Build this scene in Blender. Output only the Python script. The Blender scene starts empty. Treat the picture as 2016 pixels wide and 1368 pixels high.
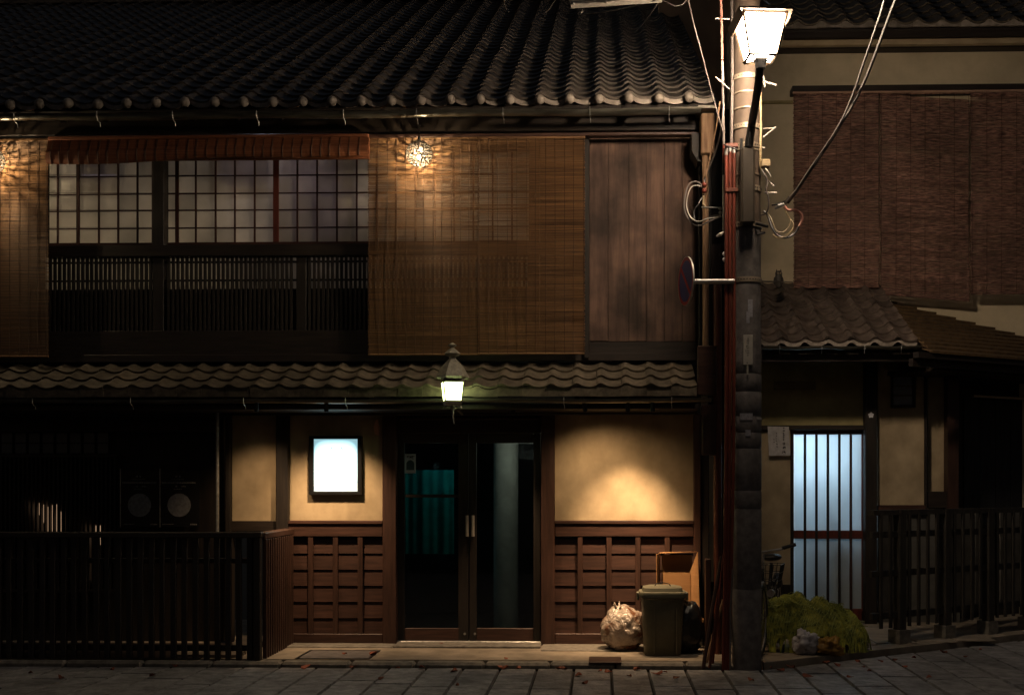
import bpy, math, random
from mathutils import Vector, Matrix, noise as mnoise
R = math.radians
rnd = random.Random(7)
sc = bpy.context.scene
col = sc.collection

# ---------------------------------------------------------------- camera
F = 2300.0; CU = 1112.0; CV = 950.0; YAW = 0.0297; HC = 1.635
cd = bpy.data.cameras.new("camera"); cam = bpy.data.objects.new("camera", cd); col.objects.link(cam)
cam.location = (0, 0, HC); cam.rotation_euler = (R(90), 0, YAW)
cd.sensor_width = 36; cd.lens = F / 2016 * 36
cd.shift_x = -(CU - 1008) / 2016; cd.shift_y = (CV - 684) / 2016
cd.clip_end = 600; sc.camera = cam
# ---------------------------------------------------------------- night sky
w = bpy.data.worlds.new("World"); sc.world = w; w.use_nodes = True
nt = w.node_tree; bg = nt.nodes["Background"]
sky = nt.nodes.new("ShaderNodeTexSky"); sky.sky_type = 'NISHITA'; sky.sun_disc = False
sky.sun_elevation = R(-1.5); sky.sun_rotation = R(0)
nt.links.new(sky.outputs[0], bg.inputs[0]); bg.inputs[1].default_value = 0.15
sc.view_settings.view_transform = 'Standard'; sc.view_settings.look = 'None'
sc.view_settings.gamma = 1; sc.view_settings.use_curve_mapping = False
sc.view_settings.exposure = 0.0
sc.render.engine = 'CYCLES'
sc.cycles.use_denoising = True
sc.cycles.max_bounces = 6; sc.cycles.diffuse_bounces = 3; sc.cycles.glossy_bounces = 2
sc.cycles.transmission_bounces = 4; sc.cycles.transparent_max_bounces = 8
sc.cycles.sample_clamp_indirect = 2.0
sc.cycles.caustics_reflective = False; sc.cycles.caustics_refractive = False

# ---------------------------------------------------------------- helpers
def P(u, v, Y):
    """the world point at depth Y in the direction measured at (u, v) in the photograph"""
    xc = (u - CU) / F; a = -YAW
    rx = math.sin(a) + math.cos(a) * xc; ry = math.cos(a) - math.sin(a) * xc
    t = Y / ry
    return Vector((t * rx, Y, HC + t * (CV - v) / F))
def PX(u, Y): return P(u, CV, Y).x
def PZ(u, v, Y): return P(u, v, Y).z
def floorY(v, z=0.0): return F * (HC - z) / (v - CV)
PAVE = 0.045

class MB:
    def __init__(s): s.v = []; s.f = []
    def add(s, vs, fs):
        n = len(s.v); s.v += [tuple(p) for p in vs]; s.f += [tuple(i + n for i in f) for f in fs]; return s
    def box(s, x0, y0, z0, x1, y1, z1):
        x0, x1 = min(x0, x1), max(x0, x1); y0, y1 = min(y0, y1), max(y0, y1); z0, z1 = min(z0, z1), max(z0, z1)
        return s.add([(x0,y0,z0),(x1,y0,z0),(x1,y1,z0),(x0,y1,z0),(x0,y0,z1),(x1,y0,z1),(x1,y1,z1),(x0,y1,z1)],
              [(0,3,2,1),(4,5,6,7),(0,1,5,4),(1,2,6,5),(2,3,7,6),(3,0,4,7)])
    def bbox(s, x0, y0, z0, x1, y1, z1, b=0.006):
        """box with chamfered edges"""
        x0, x1 = min(x0, x1), max(x0, x1); y0, y1 = min(y0, y1), max(y0, y1); z0, z1 = min(z0, z1), max(z0, z1)
        b = min(b, (x1-x0)/3, (y1-y0)/3, (z1-z0)/3)
        vs = []; idx = {}
        for i, X in enumerate((x0, x1)):
            for j, Yy in enumerate((y0, y1)):
                for k, Z in enumerate((z0, z1)):
                    sx, sy, sz = (1-2*i)*b, (1-2*j)*b, (1-2*k)*b
                    idx[(i,j,k,0)] = len(vs); vs.append((X, Yy+sy, Z+sz))
                    idx[(i,j,k,1)] = len(vs); vs.append((X+sx, Yy, Z+sz))
                    idx[(i,j,k,2)] = len(vs); vs.append((X+sx, Yy+sy, Z))
        fs = []
        g = lambda i,j,k,a: idx[(i,j,k,a)]
        for i in (0,1): q = [g(i,0,0,0),g(i,1,0,0),g(i,1,1,0),g(i,0,1,0)]; fs.append(q if i else q[::-1])
        for j in (0,1): q = [g(0,j,0,1),g(0,j,1,1),g(1,j,1,1),g(1,j,0,1)]; fs.append(q if j else q[::-1])
        for k in (0,1): q = [g(0,0,k,2),g(1,0,k,2),g(1,1,k,2),g(0,1,k,2)]; fs.append(q if k else q[::-1])
        for j in (0,1):
            for k in (0,1): fs.append([g(0,j,k,1),g(1,j,k,1),g(1,j,k,2),g(0,j,k,2)])
        for i in (0,1):
            for k in (0,1): fs.append([g(i,0,k,0),g(i,1,k,0),g(i,1,k,2),g(i,0,k,2)])
        for i in (0,1):
            for j in (0,1): fs.append([g(i,j,0,0),g(i,j,1,0),g(i,j,1,1),g(i,j,0,1)])
        for i in (0,1):
            for j in (0,1):
                for k in (0,1): fs.append([g(i,j,k,0),g(i,j,k,1),g(i,j,k,2)])
        return s.add(vs, fs)
    def tube(s, pts, r, n=8, caps=True):
        pts = [Vector(p) for p in pts]; m = len(pts)
        rs = r if isinstance(r, (list, tuple)) else [r] * m
        up = None; base = len(s.v); vs = []
        for i, p in enumerate(pts):
            t = (pts[min(i+1, m-1)] - pts[max(i-1, 0)])
            if t.length < 1e-9: t = Vector((0,0,1))
            t.normalize()
            if up is None:
                up = Vector((0,0,1)) if abs(t.z) < .9 else Vector((0,1,0))
            a = t.cross(up)
            if a.length < 1e-5: a = t.cross(Vector((1,0,0)))
            a.normalize(); b = a.cross(t).normalized(); up = b
            for k in range(n):
                an = 2 * math.pi * k / n
                vs.append(p + (a * math.cos(an) + b * math.sin(an)) * rs[i])
        fs = []
        for i in range(m-1):
            for k in range(n):
                k2 = (k+1) % n
                fs.append((i*n+k, i*n+k2, (i+1)*n+k2, (i+1)*n+k))
        if caps: fs.append(tuple(range(n))[::-1]); fs.append(tuple((m-1)*n+k for k in range(n)))
        return s.add(vs, fs)
    def lathe(s, prof, c=(0,0,0), n=16, sq=False, rot=0):
        """prof = [(r, z)...] about z"""
        vs = []; m = len(prof)
        for (r, z) in prof:
            for k in range(n):
                an = 2*math.pi*k/n + rot
                vs.append((c[0]+r*math.cos(an), c[1]+r*math.sin(an), c[2]+z))
        fs = []
        for i in range(m-1):
            for k in range(n):
                k2 = (k+1) % n
                fs.append((i*n+k, i*n+k2, (i+1)*n+k2, (i+1)*n+k))
        fs.append(tuple(range(n))[::-1]); fs.append(tuple((m-1)*n+k for k in range(n)))
        return s.add(vs, fs)
    def sphere(s, c, r, nu=12, nv=8, sc3=(1,1,1)):
        prof = []
        vs = [(c[0], c[1], c[2]-r*sc3[2])]
        for i in range(1, nv):
            ph = -math.pi/2 + math.pi*i/nv
            for k in range(nu):
                an = 2*math.pi*k/nu
                vs.append((c[0]+r*sc3[0]*math.cos(ph)*math.cos(an), c[1]+r*sc3[1]*math.cos(ph)*math.sin(an), c[2]+r*sc3[2]*math.sin(ph)))
        vs.append((c[0], c[1], c[2]+r*sc3[2])); fs = []
        for k in range(nu): fs.append((0, 1+(k+1)%nu, 1+k))
        for i in range(nv-2):
            for k in range(nu):
                k2 = (k+1)%nu
                fs.append((1+i*nu+k, 1+i*nu+k2, 1+(i+1)*nu+k2, 1+(i+1)*nu+k))
        L = len(vs)-1
        for k in range(nu): fs.append((L, 1+(nv-2)*nu+k, 1+(nv-2)*nu+(k+1)%nu))
        return s.add(vs, fs)
    def mesh(s, name, mat, org=(0,0,0), smooth=False):
        me = bpy.data.meshes.new(name)
        o = Vector(org)
        me.from_pydata([tuple(Vector(p) - o) for p in s.v], [], s.f)
        if mat: me.materials.append(mat)
        if smooth:
            me.polygons.foreach_set("use_smooth", [True]*len(me.polygons))
        me.update(); return me

WP = {}
def put(name, me, at=(0,0,0), parent=None, rot=None, scale=None):
    o = bpy.data.objects.new(name, me); col.objects.link(o)
    at = Vector(at)
    if parent is not None:
        o.parent = parent; o.location = at - WP[parent]
    else: o.location = at
    if rot: o.rotation_euler = rot
    if scale: o.scale = scale
    WP[o] = at
    return o
def smooth_by_angle(me, ang=40):
    try:
        me.polygons.foreach_set("use_smooth", [True]*len(me.polygons)); me.set_sharp_from_angle(angle=R(ang))
    except Exception: pass
def build(mb, name, mat, parent=None, smooth=False, kind=None, auto=False):
    """one mesh object; its origin is the base centre of the geometry"""
    xs = [p[0] for p in mb.v]; ys = [p[1] for p in mb.v]; zs = [p[2] for p in mb.v]
    org = ((min(xs)+max(xs))/2, (min(ys)+max(ys))/2, min(zs))
    me = mb.mesh(name, mat, org, smooth)
    if auto: smooth_by_angle(me)
    o = put(name, me, org, parent)
    if kind: o["kind"] = kind
    return o
def tag(o, label=None, cat=None, group=None, kind=None):
    if label: o["label"] = label
    if cat: o["category"] = cat
    if group: o["group"] = group
    if kind: o["kind"] = kind
    return o
def thing(name, at, label, cat, group=None):
    o = bpy.data.objects.new(name, None); col.objects.link(o); o.location = at; WP[o] = Vector(at)
    o.empty_display_size = .1
    return tag(o, label, cat, group)
def pb(name, u0, v0, u1, v1, Y, dY, mat, parent, b=0.005):
    """a chamfered block whose front face spans the measured rectangle at depth Y and is dY thick"""
    x0, x1 = PX(u0, Y), PX(u1, Y); um = (u0+u1)/2
    z1, z0 = PZ(um, v0, Y), PZ(um, v1, Y)
    return build(MB().bbox(x0, Y, z0, x1, Y+dY, z1, b), name, mat, parent)
def lightobj(name, typ, loc, energy, color, parent=None, **kw):
    l = bpy.data.lights.new(name, typ); l.energy = energy; l.color = color
    for k, vv in kw.items(): setattr(l, k, vv)
    o = bpy.data.objects.new(name, l); col.objects.link(o)
    o.parent = parent; o.location = Vector(loc) - (WP[parent] if parent is not None else Vector((0,0,0)))
    WP[o] = Vector(loc)
    return o

# ---------------------------------------------------------------- materials
def newmat(name):
    m = bpy.data.materials.new(name); m.use_nodes = True
    return m, m.node_tree, m.node_tree.nodes["Principled BSDF"]
def mat(name, c1, c2=None, rough=.7, scale=(6,6,6), detail=5, bump=.2, bscale=None, bdist=.004, metal=0, spec=.35,
        lo=.35, hi=.65, rand=.0, stain=0, sscale=1.5, sheen=0):
    m, t, b = newmat(name); N = t.nodes; L = t.links
    c2 = c2 or tuple(x*.7 for x in c1)
    g = N.new("ShaderNodeNewGeometry"); mp = N.new("ShaderNodeMapping"); mp.inputs['Scale'].default_value = scale
    L.new(g.outputs['Position'], mp.inputs[0])
    oi = N.new("ShaderNodeObjectInfo")
    if rand:
        ad = N.new("ShaderNodeVectorMath"); ad.operation = 'ADD'
        ml = N.new("ShaderNodeMath"); ml.operation = 'MULTIPLY'; ml.inputs[1].default_value = 37
        L.new(oi.outputs['Random'], ml.inputs[0]); L.new(mp.outputs[0], ad.inputs[0]); L.new(ml.outputs[0], ad.inputs[1]); vec = ad.outputs[0]
    else: vec = mp.outputs[0]
    n1 = N.new("ShaderNodeTexNoise"); n1.inputs['Scale'].default_value = 1; n1.inputs['Detail'].default_value = detail
    n1.inputs['Roughness'].default_value = .62
    L.new(vec, n1.inputs['Vector'])
    r = N.new("ShaderNodeValToRGB"); r.color_ramp.elements[0].position = lo; r.color_ramp.elements[1].position = hi
    r.color_ramp.elements[0].color = (*c2, 1); r.color_ramp.elements[1].color = (*c1, 1)
    L.new(n1.outputs[0], r.inputs[0]); out = r.outputs[0]
    if rand:
        mr = N.new("ShaderNodeMapRange"); mr.inputs[3].default_value = 1-rand; mr.inputs[4].default_value = 1+rand
        L.new(oi.outputs['Random'], mr.inputs[0])
        mx = N.new("ShaderNodeVectorMath"); mx.operation = 'SCALE'; L.new(out, mx.inputs[0]); L.new(mr.outputs[0], mx.inputs[3]); out = mx.outputs[0]
    if stain:
        n2 = N.new("ShaderNodeTexNoise"); n2.inputs['Scale'].default_value = sscale; n2.inputs['Detail'].default_value = 4
        L.new(g.outputs['Position'], n2.inputs['Vector'])
        mr = N.new("ShaderNodeMapRange"); mr.inputs[1].default_value = .35; mr.inputs[2].default_value = .65
        mr.inputs[3].default_value = 1-stain; mr.inputs[4].default_value = 1.0
        L.new(n2.outputs[0], mr.inputs[0])
        mx = N.new("ShaderNodeVectorMath"); mx.operation = 'SCALE'; L.new(out, mx.inputs[0]); L.new(mr.outputs[0], mx.inputs[3]); out = mx.outputs[0]
    L.new(out, b.inputs['Base Color'])
    b.inputs['Roughness'].default_value = rough; b.inputs['Metallic'].default_value = metal
    b.inputs['Specular IOR Level'].default_value = spec
    if bump:
        if bscale:
            m2 = N.new("ShaderNodeMapping"); m2.inputs['Scale'].default_value = bscale; L.new(g.outputs['Position'], m2.inputs[0])
            n3 = N.new("ShaderNodeTexNoise"); n3.inputs['Scale'].default_value = 1; n3.inputs['Detail'].default_value = 4
            L.new(m2.outputs[0], n3.inputs['Vector']); h = n3.outputs[0]
        else: h = n1.outputs[0]
        bp = N.new("ShaderNodeBump"); bp.inputs['Strength'].default_value = bump; bp.inputs['Distance'].default_value = bdist
        L.new(h, bp.inputs['Height']); L.new(bp.outputs[0], b.inputs['Normal'])
    return m
def emis(name, c, s):
    m, t, b = newmat(name); b.inputs['Base Color'].default_value = (*c, 1)
    b.inputs['Emission Color'].default_value = (*c, 1); b.inputs['Emission Strength'].default_value = s
    return m
def translucent(name, c, mixd=.35, noise_s=None, rough=.5, lowf=.75, vary=0):
    m = bpy.data.materials.new(name); m.use_nodes = True; t = m.node_tree; N = t.nodes; L = t.links
    for n in list(N): N.remove(n)
    o = N.new("ShaderNodeOutputMaterial"); tr = N.new("ShaderNodeBsdfTranslucent"); d = N.new("ShaderNodeBsdfDiffuse")
    if vary:
        oi = N.new("ShaderNodeObjectInfo"); mr = N.new("ShaderNodeMapRange"); mr.inputs[3].default_value = 1-vary; mr.inputs[4].default_value = 1
        L.new(oi.outputs['Random'], mr.inputs[0]); sc2 = N.new("ShaderNodeVectorMath"); sc2.operation = 'SCALE'; L.new(mr.outputs[0], sc2.inputs[3])
    mx = N.new("ShaderNodeMixShader"); mx.inputs[0].default_value = mixd
    g = N.new("ShaderNodeNewGeometry"); n1 = N.new("ShaderNodeTexNoise"); n1.inputs['Scale'].default_value = noise_s or 3; n1.inputs['Detail'].default_value = 4
    L.new(g.outputs['Position'], n1.inputs['Vector'])
    r = N.new("ShaderNodeValToRGB"); r.color_ramp.elements[0].position = .3; r.color_ramp.elements[1].position = .7
    r.color_ramp.elements[0].color = (*[x*lowf for x in c], 1); r.color_ramp.elements[1].color = (*c, 1)
    L.new(n1.outputs[0], r.inputs[0]); out = r.outputs[0]
    if vary: L.new(out, sc2.inputs[0]); out = sc2.outputs[0]
    L.new(out, tr.inputs[0]); L.new(out, d.inputs[0])
    L.new(tr.outputs[0], mx.inputs[1]); L.new(d.outputs[0], mx.inputs[2])
    gl = N.new("ShaderNodeBsdfGlossy"); gl.inputs['Roughness'].default_value = rough; mx2 = N.new("ShaderNodeMixShader"); mx2.inputs[0].default_value = .05
    L.new(mx.outputs[0], mx2.inputs[1]); L.new(gl.outputs[0], mx2.inputs[2]); L.new(mx2.outputs[0], o.inputs[0])
    return m
def clear_glass(name, tint=(.55,.6,.6), refl=.10):
    m = bpy.data.materials.new(name); m.use_nodes = True; t = m.node_tree; N = t.nodes; L = t.links
    for n in list(N): N.remove(n)
    o = N.new("ShaderNodeOutputMaterial"); tr = N.new("ShaderNodeBsdfTransparent"); tr.inputs[0].default_value = (*tint, 1)
    gl = N.new("ShaderNodeBsdfGlossy"); gl.inputs['Roughness'].default_value = .03
    mx = N.new("ShaderNodeMixShader"); mx.inputs[0].default_value = refl
    L.new(tr.outputs[0], mx.inputs[1]); L.new(gl.outputs[0], mx.inputs[2]); L.new(mx.outputs[0], o.inputs[0])
    return m

M = {}
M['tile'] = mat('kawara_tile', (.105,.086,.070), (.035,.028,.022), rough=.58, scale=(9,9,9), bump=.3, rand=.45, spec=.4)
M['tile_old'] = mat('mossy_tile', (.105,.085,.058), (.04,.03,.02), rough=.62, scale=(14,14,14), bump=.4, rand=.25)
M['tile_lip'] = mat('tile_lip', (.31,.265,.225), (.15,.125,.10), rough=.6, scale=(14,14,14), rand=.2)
M['dark_wood'] = mat('dark_wood', (.022,.016,.012), (.010,.007,.006), rough=.62, scale=(30,30,3), bump=.3)
M['dark_wood_h'] = mat('dark_wood_level', (.026,.018,.013), (.012,.008,.006), rough=.55, scale=(3,30,30), bump=.3)
M['brown_wood'] = mat('brown_wood', (.055,.026,.018), (.028,.013,.009), rough=.5, scale=(35,35,3), bump=.25, rand=.12)
M['brown_wood_h'] = mat('brown_wood_level', (.058,.027,.019), (.028,.013,.009), rough=.5, scale=(3,35,35), bump=.25, rand=.15)
M['muntin'] = mat('muntin_wood', (.055,.018,.012), (.03,.010,.007), rough=.6, scale=(20,20,5), bump=.15)
M['red_wood'] = mat('red_wood', (.12,.026,.016), (.07,.016,.010), rough=.55, scale=(20,20,3), bump=.2)
M['grey_plank'] = mat('weathered_plank', (.16,.094,.066), (.062,.034,.025), rough=.8, scale=(17,17,1.4), bump=.8, bscale=(60,60,3), bdist=.004, lo=.30, hi=.74, rand=.05, stain=.75, sscale=2.3)
M['post_wood'] = mat('weathered_post', (.36,.22,.13), (.16,.09,.05), rough=.75, scale=(30,30,2), bump=.5)
M['plaster'] = mat('clay_plaster', (.46,.36,.23), (.35,.27,.165), rough=.9, scale=(3.5,3.5,2.2), bump=.35, bscale=(60,60,60), bdist=.002, stain=.22, sscale=5)
M['plaster_grey'] = mat('grey_plaster', (.58,.49,.34), (.45,.38,.26), rough=.9, scale=(2,2,2), bump=.3, bscale=(50,50,50), bdist=.002, stain=.15)
M['plaster_olive'] = mat('olive_plaster', (.42,.35,.17), (.30,.25,.12), rough=.9, scale=(3,3,3), bump=.3, bscale=(50,50,50), bdist=.002, stain=.25)
M['bamboo'] = mat('bamboo_reed', (.27,.143,.058), (.08,.037,.017), rough=.6, scale=(1.6,1.6,150), bump=0, lo=.34, hi=.68, stain=.2, detail=3)
M['bamboo_red'] = mat('rolled_reed', (.27,.095,.042), (.12,.04,.018), rough=.55, scale=(1.5,130,130), bump=.5, bdist=.003, lo=.34, hi=.66)
M['reed_purple'] = mat('aged_reed', (.38,.21,.155), (.075,.034,.027), rough=.75, scale=(11,3,70), bump=0, lo=.42, hi=.62, stain=.4, detail=3)
M['string'] = mat('blind_string', (.05,.022,.012), rough=.8, bump=0)
M['copper'] = mat('gutter_metal', (.17,.16,.13), (.06,.055,.045), rough=.32, metal=.75, scale=(3,20,20), bump=.1)
M['black_metal'] = mat('black_metal', (.012,.012,.013), (.02,.02,.02), rough=.35, metal=.5, bump=.05, spec=.5)
M['grey_metal'] = mat('galvanised_metal', (.42,.41,.39), (.26,.25,.24), rough=.42, metal=.7, scale=(25,25,25), bump=.1)
M['white_metal'] = mat('pale_metal', (.50,.46,.41), (.32,.29,.25), rough=.45, metal=.3, scale=(30,30,8), bump=.15)
M['concrete'] = mat('pole_concrete', (.10,.072,.053), (.060,.042,.030), rough=.8, stain=.4, sscale=5, scale=(8,8,3), bump=.3, bscale=(80,80,80), bdist=.002)
M['wrap'] = mat('pole_wrap', (.15,.135,.13), (.08,.072,.07), rough=.55, scale=(14,14,14), bump=.5, bscale=(50,50,50), bdist=.004)
M['conduit'] = mat('red_conduit', (.17,.036,.021), (.08,.02,.013), rough=.45, scale=(20,20,2), bump=.15)
M['rust_pipe'] = mat('rust_pipe', (.13,.035,.02), (.06,.02,.012), rough=.5, scale=(30,30,4), bump=.2)
M['black_cable'] = mat('black_cable', (.02,.018,.018), rough=.4, bump=0)
M['grey_cable'] = mat('grey_cable', (.14,.12,.11), rough=.45, bump=0)
M['cream_cable'] = mat('cream_cable', (.34,.26,.15), rough=.45, bump=0)
M['pink_cable'] = mat('pink_cable', (.60,.28,.22), rough=.45, bump=0)
M['paper'] = mat('white_paper', (.55,.53,.52), (.42,.40,.39), rough=.8, scale=(20,20,20), bump=.2)
M['ink'] = mat('ink', (.05,.045,.045), rough=.8, bump=0)
M['stone'] = mat('paving_stone', (.33,.32,.32), (.13,.125,.125), rough=.5, scale=(9,9,9), bump=.9, bscale=(30,12,30), bdist=.012, rand=.16, stain=.3, sscale=3)
M['kerb'] = mat('kerb_stone', (.20,.18,.15), (.10,.09,.075), rough=.75, scale=(14,14,14), bump=.5, bscale=(60,60,60), rand=.1)
M['pave'] = mat('pavement_concrete', (.30,.25,.19), (.19,.155,.115), rough=.8, scale=(5,5,5), bump=.4, bscale=(50,50,50), bdist=.004, stain=.3, sscale=2)
M['soil'] = mat('joint_soil', (.025,.02,.016), rough=.9, bump=.3)
M['shingle'] = mat('bark_shingle', (.13,.08,.035), (.06,.035,.016), rough=.85, scale=(12,12,12), bump=.6, rand=.1)
M['cardboard'] = mat('cardboard', (.40,.21,.085), (.33,.17,.068), rough=.8, scale=(4,4,30), bump=.1)
M['bin'] = mat('bin_plastic', (.13,.125,.085), (.10,.095,.065), rough=.5, scale=(10,10,10), bump=.15)
M['black_bag'] = mat('black_bag', (.01,.01,.011), rough=.28, scale=(12,12,12), bump=.6, bdist=.02, spec=.5)
M['net'] = mat('olive_net', (.42,.40,.05), (.10,.12,.02), rough=.75, scale=(14,14,14), bump=.8, bscale=(45,45,45), bdist=.01, stain=.5, sscale=6, lo=.4, hi=.6)
M['leaf'] = mat('dry_leaf', (.30,.075,.035), (.14,.05,.025), rough=.7, scale=(30,30,30), bump=.2, rand=.4)
# ================================================================ ground
D = 11.5                                    # facade plane
KY = floorY(1315)                           # kerb line
g = build(MB().box(-60, -40, -.12, 60, 90, -.03), 'street', M['soil'], kind='structure')
tag(g, 'dark bedding of the stone paved street')
# right kerb line recedes
KA = Vector((PX(1512, KY-.02), KY-.02)); KB = Vector((PX(1745, 11.16), 11.16)); KC = Vector((PX(2016, 12.33), 12.33))
def kerbY(x):
    if x < KA.x: return KY
    if x < KB.x: return KA.y + (KB.y-KA.y)*(x-KA.x)/(KB.x-KA.x)
    return KB.y + (KC.y-KB.y)*(x-KB.x)/(KC.x-KB.x)
pw = .325; x = -6.4; si = 0
stone_par = tag(build(MB().box(-14, 2.0, -.09, 16, 8.02, -.012), 'paving', M['stone']), 'stone paved street surface', kind='structure')
while x < 9.5:
    ys = 8.05; yy = ys + rnd.uniform(.25, .9)
    edges = [ys]
    end = kerbY(x + pw/2) - .03
    while yy < end - .35:
        edges.append(yy); yy += rnd.uniform(.75, 1.25)
    edges.append(end)
    for a, b2 in zip(edges[:-1], edges[1:]):
        ztop = rnd.uniform(-.004, .003)
        mb = MB(); x0, x1 = x+.006, x+pw-.006
        e0 = kerbY(x0)-.03 if b2 == end else b2; e1 = kerbY(x1)-.03 if b2 == end else b2
        c = .008; vs = []
        nx, ny = 4, 5; top = {}
        for j in range(ny+1):
            for i in range(nx+1):
                fx = i/nx; fy = j/ny
                ye = e0 + (e1-e0)*fx
                px_ = x0+c + (x1-x0-2*c)*fx; py_ = a+.006+c + (ye-.012-2*c-a)*fy
                dz = .0035*mnoise.noise(Vector((px_*6, py_*6, 3)))+.002*mnoise.noise(Vector((px_*17, py_*17, 9)))
                top[(i,j)] = len(vs); vs.append((px_, py_, ztop+dz))
        fs = [(top[(i,j)], top[(i+1,j)], top[(i+1,j+1)], top[(i,j+1)]) for i in range(nx) for j in range(ny)]
        ring = [(i,0) for i in range(nx+1)] + [(nx,j) for j in range(1,ny+1)] + [(i,ny) for i in range(nx-1,-1,-1)] + [(0,j) for j in range(ny-1,0,-1)]
        lo = []
        for (i,j) in ring:
            q = vs[top[(i,j)]]; dx = -c if i==0 else (c if i==nx else 0); dy = -c if j==0 else (c if j==ny else 0)
            lo.append(len(vs)); vs.append((q[0]+dx, q[1]+dy, ztop-.035))
        n = len(ring)
        for k in range(n):
            fs.append((top[ring[k]], lo[k], lo[(k+1)%n], top[ring[(k+1)%n]]))
        build(mb.add(vs, fs), 'paving_stone', M['stone'], stone_par)
        # children of the paving keep world positions
    x += pw; si += 1

# pavement strip with kerb stones
pv = MB(); xl = -8
pv.box(xl, KY+.16, -.03, PX(1440, 11.5)+.12, 13.5, PAVE)
pavement = tag(build(pv, 'pavement', M['pave']), 'narrow pavement strip before the townhouse', kind='structure')
# slabs on the pavement near the entrance
sx = -8.0
while sx < PX(1438, 11)+.1:
    wdt = rnd.choice((.62,.7,.58)); e = min(sx+wdt, PX(1440, 11)+.12)
    mb = MB().bbox(sx+.004, KY, -.03, e-.004, KY+.155, PAVE+rnd.uniform(-.003,.003), .022)
    build(mb, 'kerb_stone', M['kerb'], pavement); sx += wdt
# threshold slab row at the wall foot, drain cover, cracked flags
for (u0, u1, v0, v1, dz) in ((560,778,1268,1274,.012),(780,1066,1262,1272,.022),(1068,1370,1272,1279,.012)):
    y1 = min(floorY(v0, PAVE), D+.02) if False else D-.005; y0 = floorY(v1, PAVE+dz)
    build(MB().bbox(PX(u0,11.4), y0, PAVE-.02, PX(u1,11.4), y1, PAVE+dz, .006), 'edging_stone', M['kerb'], pavement)
fr = MB(); x0, x1 = PX(604,10.9), PX(745,10.9); y0, y1 = floorY(1299,PAVE), floorY(1282,PAVE)
fr.box(x0, y0, PAVE, x1, y0+.02, PAVE+.006).box(x0, y1-.02, PAVE, x1, y1, PAVE+.006).box(x0, y0+.02, PAVE, x0+.02, y1-.02, PAVE+.006).box(x1-.02, y0+.02, PAVE, x1, y1-.02, PAVE+.006)
dc = build(fr, 'drain_cover', M['black_metal'], pavement)
build(MB().box(x0+.024, y0+.024, PAVE, x1-.024, y1-.024, PAVE+.004), 'cover_plate', M['wrap'], dc)
build(MB().bbox(PX(1160,10.7), floorY(1301,PAVE+.02), PAVE, PX(1222,10.7), floorY(1290,PAVE+.02), PAVE+.014, .004), 'cover_plate', M['brown_wood_h'], pavement)
# right side low platform before the neighbour's entrance and paving behind
pt = MB()
pts = [(PX(1505,KY), KY+.02), (KB.x, KB.y+.03), (KC.x, KC.y+.03), (PX(2016,12.33)+6, 12.33+3.8), (PX(2016,12.33)+6, 30), (PX(1445,11.3), 30), (PX(1445,11.3), KY+.17), (PX(1505,KY), KY+.17)]
n = len(pts)
vs = [(p[0], p[1], -.03) for p in pts] + [(p[0], p[1], PAVE+.01) for p in pts]
pt.add(vs, [tuple(range(n)), tuple(range(2*n-1, n-1, -1))] + [(i, i+n, (i+1)%n+n, (i+1)%n) for i in range(n)])
plat = tag(build(pt, 'path', M['pave']), 'stone forecourt at the neighbouring entrance', kind='structure')
for i in range(4):
    x0 = PX(1640,11.6) + i*.42
    build(MB().bbox(x0, 11.45+i*.12, PAVE, x0+.405, 12.6, PAVE+.018, .006), 'flagstone', M['pave'], plat)

# ================================================================ tiles
def wave(x, w=.265):
    """S profile of one pantile, x in 0..w"""
    t = x / w
    pts = [(0,.026),(.07,.046),(.16,.058),(.26,.050),(.38,.024),(.52,.006),(.66,0),(.80,.003),(.92,.014),(1,.026)]
    for (a, za), (b, zb) in zip(pts[:-1], pts[1:]):
        if t <= b + 1e-9: return AMP[0]*(za + (zb-za)*(t-a)/(b-a))
    return AMP[0]*.026
AMP = [1.0]
TX = [0,.07,.16,.26,.38,.52,.66,.80,.92,1]
def tile_mb(w=.265, L=.285, th=.021):
    """local frame: x across, y up the slope, z normal to the roof"""
    mb = MB(); n = len(TX); vs = []
    for (yy, z0) in ((0, .026), (L, 0.0)):
        for t in TX: vs.append((t*w, yy, wave(t*w, w)+z0))
    for (yy, z0) in ((0, .026-th), (L, -th)):
        for t in TX: vs.append((t*w, yy, wave(t*w, w)+z0))
    fs = []
    for i in range(n-1):
        fs.append((i, i+1, n+i+1, n+i))                 # top
        fs.append((2*n+i, 2*n+i+1, i+1, i))             # front edge
        fs.append((3*n+i, 3*n+i+1, 2*n+i+1, 2*n+i))     # underside
    fs.append((0, n, 3*n, 2*n)); fs.append((n-1, 3*n-1, 4*n-1, 2*n-1))
    return mb.add(vs, fs)
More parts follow.
